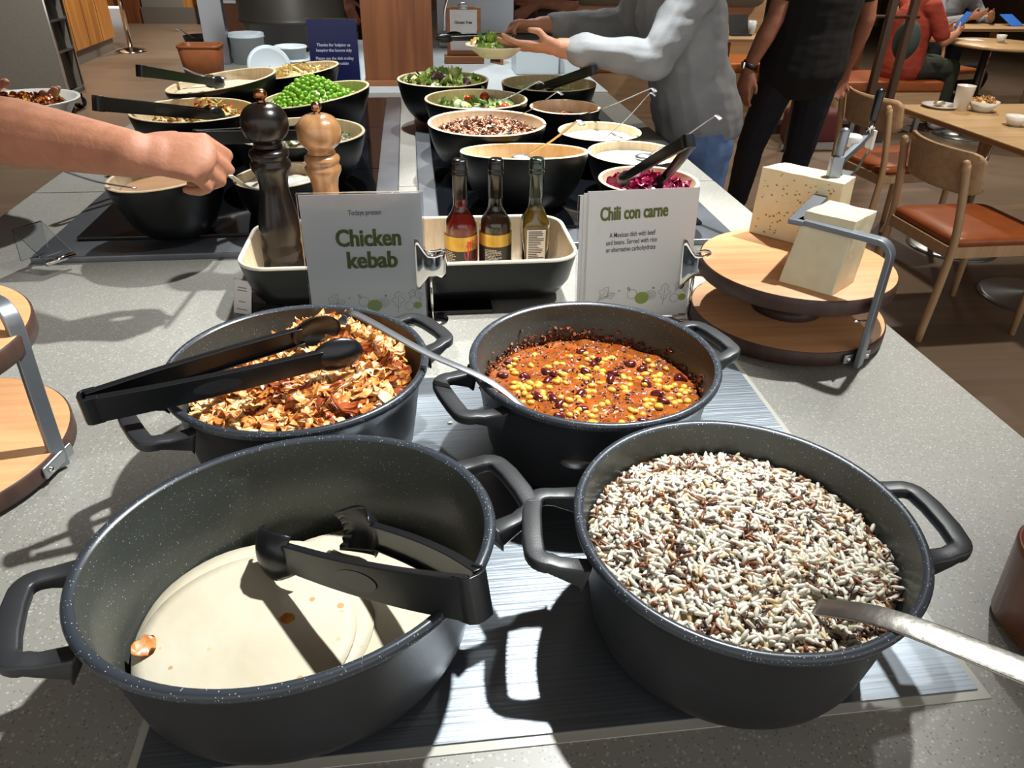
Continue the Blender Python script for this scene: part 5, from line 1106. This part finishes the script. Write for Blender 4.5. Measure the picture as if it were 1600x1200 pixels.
J = dict(pelvis=(-.30, 5.85, .95), chest=(-.30, 5.83, 1.26), neck=(-.30, 5.82, 1.46), head=(-.30, 5.81, 1.60), shL=(-.10, 5.81, 1.40), elL=(-.04, 5.75, 1.14), wrL=(-.1, 5.55, 1.06), shR=(-.50, 5.81, 1.40), elR=(-.52, 5.70, 1.15), wrR=(-.40, 5.52, 1.10), knL=(-.2, 5.87, .5), anL=(-.2, 5.88, .09), knR=(-.4, 5.87, .5), anR=(-.4, 5.88, .09), slv=.95)
HA = dict(R=dict(d=(.2, -.3, -.9), n=(.3, .9, -.2), thumb=-1, curls=[(.3, .4, .2)]*4))
person('person in dark clothes behind the blue card, one hand showing', m_skinC, J, m_tee, M('dark_blue_trousers', '#131a28', .85), m_shoe_b, m_dark_hair, 'short', .008, (0, -1, 0), HA)

# ---------------------------------------------------------------- lounge furniture
m_ash = M('light_ash', '#c2a07a', .45, wood=('z', 40, '#b08e68')); m_ashx = M('ash_veneer', '#c6a47e', .45, wood=('x', 35, '#b5936c')); m_leather = M('tan_leather', '#9a5327', .38, var=(14, '#8a4620', .2), bump=(120, .15))
m_disc = M('steel_disc', '#9a9fa3', .3, .9); m_tbl = M('table_laminate', '#c2a276', .35, wood=('x', 25, '#b39265')); m_edge = M('table_edge', '#8f6a42', .5)
def chair(loc, rz, label, grp='light wood lounge chairs', proto=None):
    """seat faces +x at rz = 0"""
    if proto is not None:
        r = copy_tree(proto); r.location = (*loc, 0); r.rotation_euler = (0, 0, rz); tag(r, label); WL[r] = V((*loc, 0)); return r
    r = thing('lounge_chair', (0, 0, 0), label, 'chair', grp)
    for s in (-1, 1):
        mb = MB(); mb.tube(bez([(-.24, s*.215, 0), (-.225, s*.215, .3), (-.225, s*.212, .47), (-.255, s*.205, .66), (-.275, s*.20, .755)], 4), [.0165]*17, 12); mb.rc((-.275, s*.20, .74), .0168, (-.278, s*.20, .76), .015); mb.build('rear_leg', m_ash, parent=r)
        mb = MB(); mb.tube([(.22, s*.205, 0), (.215, s*.205, .42)], [.014, .018], 12); mb.build('front_leg', m_ash, parent=r)
        mb = MB(); mb.box((0, s*.205, .40), (.43, .022, .05)); mb.build('side_rail', m_ash, parent=r, bevel=.004)
    mb = MB(); mb.box((.215, 0, .40), (.022, .40, .05)); mb.build('front_rail', m_ash, parent=r, bevel=.004)
    mb = MB(); mb.box((-.225, 0, .40), (.022, .40, .05)); mb.build('back_rail', m_ash, parent=r, bevel=.004)
    mb = MB(); rings(mb, [[(x, y, z) for x, y in rrect(w, d, .05, 6)] for z, w, d in ((.425, .44, .425), (.43, .455, .44), (.452, .455, .44), (.462, .43, .415), (.467, .30, .29))], 0, True, True); mb.build('seat', m_leather, parent=r)
    # curved back rest
    vs = []; fs = []; n, k = 20, 8
    for s in (0, 1):
        for i in range(n+1):
            t = i/n*2-1; ph = t*.62; R = .40
            for j in range(k+1):
                v = j/k*2-1; e = max(0, abs(t)-.8)/.2; hh = .082*(1-.28*e*e)
                vs.append((.115-R*math.cos(ph)-.012*v+(.007 if s else -.007), R*math.sin(ph), .715+hh*v-(.028*e*e if v > 0 else 0)*0))
    o = (n+1)*(k+1)
    for i in range(n):
        for j in range(k): a = i*(k+1)+j; fs += [(a, a+1, a+k+2, a+k+1), (o+a, o+a+k+1, o+a+k+2, o+a+1)]
    bd = [i*(k+1) for i in range(n+1)]+[n*(k+1)+j for j in range(1, k+1)]+[i*(k+1)+k for i in range(n-1, -1, -1)]+[j for j in range(k-1, 0, -1)]
    for a, b in zip(bd, bd[1:]+bd[:1]): fs.append((a, b, b+o, a+o))
    mb = MB(); mb.add(vs, fs); mb.build('backrest', m_ashx, parent=r)
    r.location = (*loc, 0); r.rotation_euler = (0, 0, rz); return r
c0 = chair((2.36, 2.83), .02, 'light wood chair with tan leather seat, nearest to the cheese boards')
chair((2.62, 3.86), .10, 'light wood chair with tan leather seat, second one along the near table', proto=c0)
def table(corners, label, z=.745, bases=()):
    c = sum((V((*p, 0)) for p in corners), V())/len(corners); r = thing('lounge_table', (c.x, c.y, 0), label, 'table', 'lounge tables')
    mb = MB(); mb.prism(corners, z-.028, z); o = mb.build('table_top', m_tbl, parent=r, bevel=.003)
    mb = MB(); mb.prism([(c.x+(x-c.x)*1.001, c.y+(y-c.y)*1.001) for x, y in corners], z-.024, z-.006); mb.build('edge_band', m_edge, parent=o)
    for bx, by, R in bases:
        mb = MB(); mb.lathe([(0, 0), (R, 0), (R, .006), (R*.9, .012), (.05, .03), (.04, .035), (0, .035)], 48, (bx, by, 0)); mb.build('base', m_disc, parent=r)
        mb = MB(); mb.tube([(bx, by, .03), (bx, by, z-.028)], .035, 20); mb.build('column', m_chrome, parent=r)
    return r
table([(2.545, 2.2), (3.35, 2.2), (3.35, 3.80), (2.50, 3.80)], 'light wood table with a cup and bowls at the right edge', bases=((2.985, 3.66, .235), (2.95, 2.98, .235)))
c2 = chair((3.62, 3.45), PI+.05, 'light wood chair with tan leather seat on the far side of the near table', proto=c0)
def cup(x, y, z, label, prof, nm='white_cup', cat='cup'):
    mb = MB(); mb.lathe(prof, 32, (x, y, z)); return tag(mb.build(nm, m_white, origin=(x, y, z)), label, cat)
TZ = .7455
cup(2.765, 3.655, TZ, 'tall white cup at the corner of the near table', [(0, 0), (.034, 0), (.044, .115), (.045, .118), (.042, .117), (.032, .005), (0, .005)])
r = thing('snack_bowl', (2.86, 3.62, TZ), 'white bowl of snacks next to the tall white cup', 'bowl')
mb = MB(); mb.lathe([(0, 0), (.04, 0), (.045, .004), (.074, .05), (.071, .05), (.043, .008), (0, .006)], 36, (2.86, 3.62, TZ)); mb.build('bowl', m_white, parent=r)
food((2.86, 3.62), .06, TZ+.02, hump((2.86, 3.62), TZ+.044, .014, .03), m_ps[0], 'snack_mix', 'beige snacks in the white bowl on the near table', 'snacks', [flake(91, .03, .02, .002), flake(92, .026, .018, .002)], 50, [M('crisp', '#b98d5c', .5)], None, .012, (.7, 1), 1, 17)
cup(2.80, 3.30, TZ, 'small white bowl near the right edge of the picture on the table', [(0, 0), (.028, 0), (.05, .045), (.047, .045), (.026, .006), (0, .005)], 'white_bowl', 'bowl')
cup(2.93, 3.32, TZ, 'tall white mug cut off by the right edge on the table', [(0, 0), (.036, 0), (.04, .11), (.037, .11), (.033, .006), (0, .006)], 'white_mug')
mb = MB(); mb.lathe([(0, 0), (.06, 0), (.09, .012), (.09, .015), (.058, .004), (0, .004)], 36, (2.70, 3.72, TZ)); tag(mb.build('saucer', m_white, origin=(2.70, 3.72, TZ)), 'white plate with crumpled paper beside the tall cup', 'plate')
mb = MB(); mb.ball((2.69, 3.72, TZ+.02), .022, 0, 14, 9, (1.4, 1, .6)); mb.v = [tuple(wobble(p, .008, .02)) for p in mb.v]; tag(mb.build('crumpled_wrapper', M('silver_wrapper', '#b3a58c', .3, .5), origin=(2.69, 3.72, TZ+.006)), 'crumpled wrapper lying on the white plate', 'wrapper')
# bench with backrest frame
r = thing('leather_bench', (3.85, 6.5, 0), 'long tan leather bench with wood base that the person in red sits on', 'bench')
mb = MB(); mb.b2(3.12, 4.50, 6.22, 6.85, .36, .445); mb.build('seat_cushion', m_leather, parent=r, bevel=.02, seg=3)
mb = MB(); mb.b2(3.12, 4.49, 6.23, 6.84, .22, .36); mb.build('wood_base', m_ashx, parent=r)
for x in (3.2, 3.8, 4.4): mb = MB(); mb.b2(x-.02, x+.02, 6.3, 6.34, 0, .22); mb.build('leg', m_steel2, parent=r)
mb = MB(); mb.b2(3.12, 4.05, 6.84, 6.90, .36, .80); mb.build('backrest', M('brown_slats', '#7d5a3e', .5, wood=('z', 40, '#684832')), parent=r)
m_cush = M('dark_green_bolster', '#3d4a46', .8, bump=(150, .3)); m_post = M('dark_oak_post', '#4f3a2b', .45, wood=('z', 40, '#413023'))
r = thing('oak_divider', (3.75, 5.9, 0), 'dark wood divider frame with green bolsters behind the black clad person', 'divider')
for i, (x, y) in enumerate(((3.55, 5.75), (3.74, 5.78), (2.95, 5.75))):
    mb = MB(); mb.b2(x-.025, x+.025, y-.025, y+.025, 0, 2.2); mb.build('post', m_post, parent=r)
mb = MB(); mb.b2(2.9, 3.8, 5.74, 5.79, .02, .06); mb.build('foot_rail', m_steel2, parent=r)
mb = MB(); mb.tube([(2.9, 5.77, .98), (3.8, 5.77, .98)], .012, 10); mb.build('rail', m_post, parent=r)
for i, x in enumerate((3.40, 3.86)):
    mb = MB(); mb.ball((x, 5.95, .80), .14, 0, 24, 12, (.75, .55, 1.05)); mb.build('bolster', m_cush, parent=r)
mb = MB(); mb.b2(3.05, 3.48, 5.9, 6.15, .0, .28); tag(mb.build('maroon_bag', M('maroon_bag', '#5a2224', .7), origin=(3.26, 6.0, 0), bevel=.05), 'dark red bag on the floor under the bench', 'bag')
# table behind the grey sweater
r = table([(2.25, 6.45), (3.0, 6.45), (3.0, 7.05), (2.25, 7.05)], 'small light wood table with a tablet and glasses, behind the grey sweater', bases=((2.72, 6.75, .2),))
r = thing('tablet_stand', (2.80, 6.74, .745), 'black tablet standing on its folded case on the far table', 'tablet')
X = frame((2.71, 6.70, .747), (1, .1, 0), (0, .35, 1)); mb = MB(); rectcard(mb, X, .17, .16, .008); mb.build('screen', m_lblk, parent=r)
mb = MB(); mb.prism([(2.70, 6.62), (2.88, 6.62), (2.88, 6.70), (2.70, 6.70)], .7465, .76); mb.build('case', m_lblk, parent=r)
for i, x in enumerate((2.93, 2.97)):
    mb = MB(); y = 6.72+.1*i; mb.lathe([(0, 0), (.028, 0), (.036, .10), (.034, .10), (.026, .004), (0, .004)], 24, (x-.02, y, .7455)); tag(mb.build('drinking_glass', m_clearw, origin=(x-.02, y, .7455)), ('clear glass right beside the tablet', 'glass of pale drink behind the other glass by the tablet')[i], 'glass', 'glasses by the tablet')
r = thing('bench_seat', (2.6, 7.5, 0), 'orange leather bench seat behind the small far table', 'bench')
mb = MB(); mb.b2(1.6, 3.5, 7.2, 7.75, .36, .45); mb.build('seat_cushion', M('orange_leather', '#b5652a', .4), parent=r, bevel=.02)
mb = MB(); mb.b2(1.6, 3.5, 7.2, 7.75, .0, .36); mb.build('wood_base', m_ashx, parent=r)
for x in (1.9, 2.5, 3.1): mb = MB(); mb.rc((x-.24, 7.78, .98), .11, (x+.24, 7.78, .98), .11); mb.build('back_bolster', M('sage_bolster', '#6f7d74', .8), parent=r)
mb = MB(); mb.b2(1.6, 3.5, 7.84, 7.9, 0, 1.25); mb.build('back_panel', m_ashx, parent=r)
# round table in front of the person in red
r = thing('round_table', (4.93, 6.2, 0), 'round light wood table with a white cup in front of the person in red', 'table', 'lounge tables')
RTX, RTY = 4.88, 6.22
mb = MB(); mb.lathe([(0, .722), (.36, .722), (.372, .73), (.372, .742), (.365, .748), (0, .748)], 64, (RTX, RTY, 0)); mb.build('table_top', m_tbl, parent=r)
mb = MB(); mb.tube([(RTX-.1, RTY, .03), (RTX-.1, RTY, .722)], .03, 16); mb.build('column', m_lblk, parent=r)
mb = MB(); mb.lathe([(0, 0), (.22, 0), (.22, .01), (.04, .03), (0, .03)], 40, (RTX-.1, RTY, 0)); mb.build('base', m_disc, parent=r)
cup(4.90, 6.25, .7485, 'white cup on the round table', [(0, 0), (.028, 0), (.04, .06), (.037, .06), (.025, .005), (0, .005)])
mb = MB(); mb.b2(4.66, 4.84, 6.35, 6.47, .7485, .7505); tag(mb.build('paper_napkin', m_paper, origin=(4.75, 6.4, .7485)), 'white paper napkin on the round table by the phone', 'napkin')
chair((4.95, 6.95), -1.35, 'light wood chair with orange seat behind the round table', proto=c0)
chair((5.30, 5.75), 2.3, 'light wood chair with its back to us at the right of the round table', proto=c0)
chair((6.6, 7.35), 2.9, 'light wood chair at the far right edge', proto=c0)
chair((5.75, 8.75), -1.5, 'light wood chair that the person in the grey hoodie sits on', proto=c0)
table([(5.3, 7.3), (6.3, 7.3), (6.3, 7.75), (5.3, 7.75)], 'light wood table before the person in the grey hoodie', bases=((5.8, 7.52, .2),))
mb = MB(); X = frame((5.95, 7.5, .748), (1, .2, 0), (-.1, .5, .25)); rectcard(mb, X, .16, .2, .006); tag(mb.build('blue_folder', M('blue_folder', '#3b76d6', .4), origin=(6.0, 7.5, .75)), 'bright blue leaflet on the far table', 'leaflet')
mb = MB(); mb.ball((6.05, 8.0, .17), .2, 0, 18, 10, (.9, .7, .85)); mb.v = [tuple(wobble(p, .03, .1)) for p in mb.v]; tag(mb.build('black_backpack', m_tee, origin=(6.05, 8.0, 0)), 'black backpack on the floor by the far table', 'bag')
# dish trolley and barrier post at the left
r = thing('dish_trolley', (-3.3, 7.45, 0), 'tall grey dish trolley on castors at the far left', 'trolley')
mb = MB(); mb.b2(-4.0, -3.0, 7.28, 7.31, .15, 1.9); mb.b2(-4.0, -3.97, 7.31, 7.66, .15, 1.9); mb.b2(-4.0, -3.0, 7.63, 7.66, .15, 1.9); mb.b2(-4.0, -3.0, 7.28, 7.66, .15, .18); mb.build('cabinet', m_grey, parent=r)
mb = MB(); mb.b2(-3.97, -3.04, 7.32, 7.62, .19, 1.88); mb.build('dark_interior', m_nylon, parent=r)
for y in (7.295, 7.645): mb = MB(); mb.b2(-3.005, -2.985, y-.012, y+.012, .13, 1.9); mb.build('corner_profile', m_chrome, parent=r)
for i in range(5): mb = MB(); mb.b2(-3.05, -2.995, 7.31, 7.63, .5+.24*i, .512+.24*i); mb.build('shelf', m_steel2, parent=r)
for x in (-3.05, -3.9):
    for y in (7.33, 7.61):
        mb = MB(); mb.tube([(x, y-.016, .055), (x, y+.016, .055)], .055, 24); w = mb.build('castor', m_nylon, parent=r); mb = MB(); mb.tube([(x, y-.021, .055), (x, y+.021, .055)], .03, 20); mb.b2(x-.03, x+.03, y-.026, y-.02, .05, .15); mb.b2(x-.03, x+.03, y+.02, y+.026, .05, .15); mb.b2(x-.04, x+.04, y-.03, y+.03, .135, .15); mb.build('fork', m_chrome, parent=w)
r = thing('barrier_post', (-3.67, 11.2, 0), 'polished steel barrier post with a round base on the floor at the left', 'post')
mb = MB(); mb.lathe([(0, 0), (.2, 0), (.2, .012), (.17, .03), (.04, .055), (.03, .06), (0, .06)], 48, (-3.67, 11.2, 0)); mb.build('base', m_chrome, parent=r)
mb = MB(); mb.tube([(-3.67, 11.2, .05), (-3.67, 11.2, 1.0)], .03, 20); mb.build('pole', m_chrome, parent=r)
r = thing('wood_cabinet', (-2.1, 6.9, 0), 'reddish wood side cabinet behind the steel post', 'cabinet')
mb = MB(); mb.b2(-1.50, -.55, 6.4, 6.9, .05, .98); mb.build('cabinet_body', M('cherry_cabinet', '#96592e', .45, wood=('z', 18, '#87502a')), parent=r)
mb = MB(); mb.b2(-1.55, -.5, 6.36, 6.95, .98, 1.0); mb.build('worktop', m_steel2, parent=r)
mb = MB(); mb.b2(-1.48, -.57, 6.43, 6.88, 0, .05); mb.build('plinth', m_plinth, parent=r)
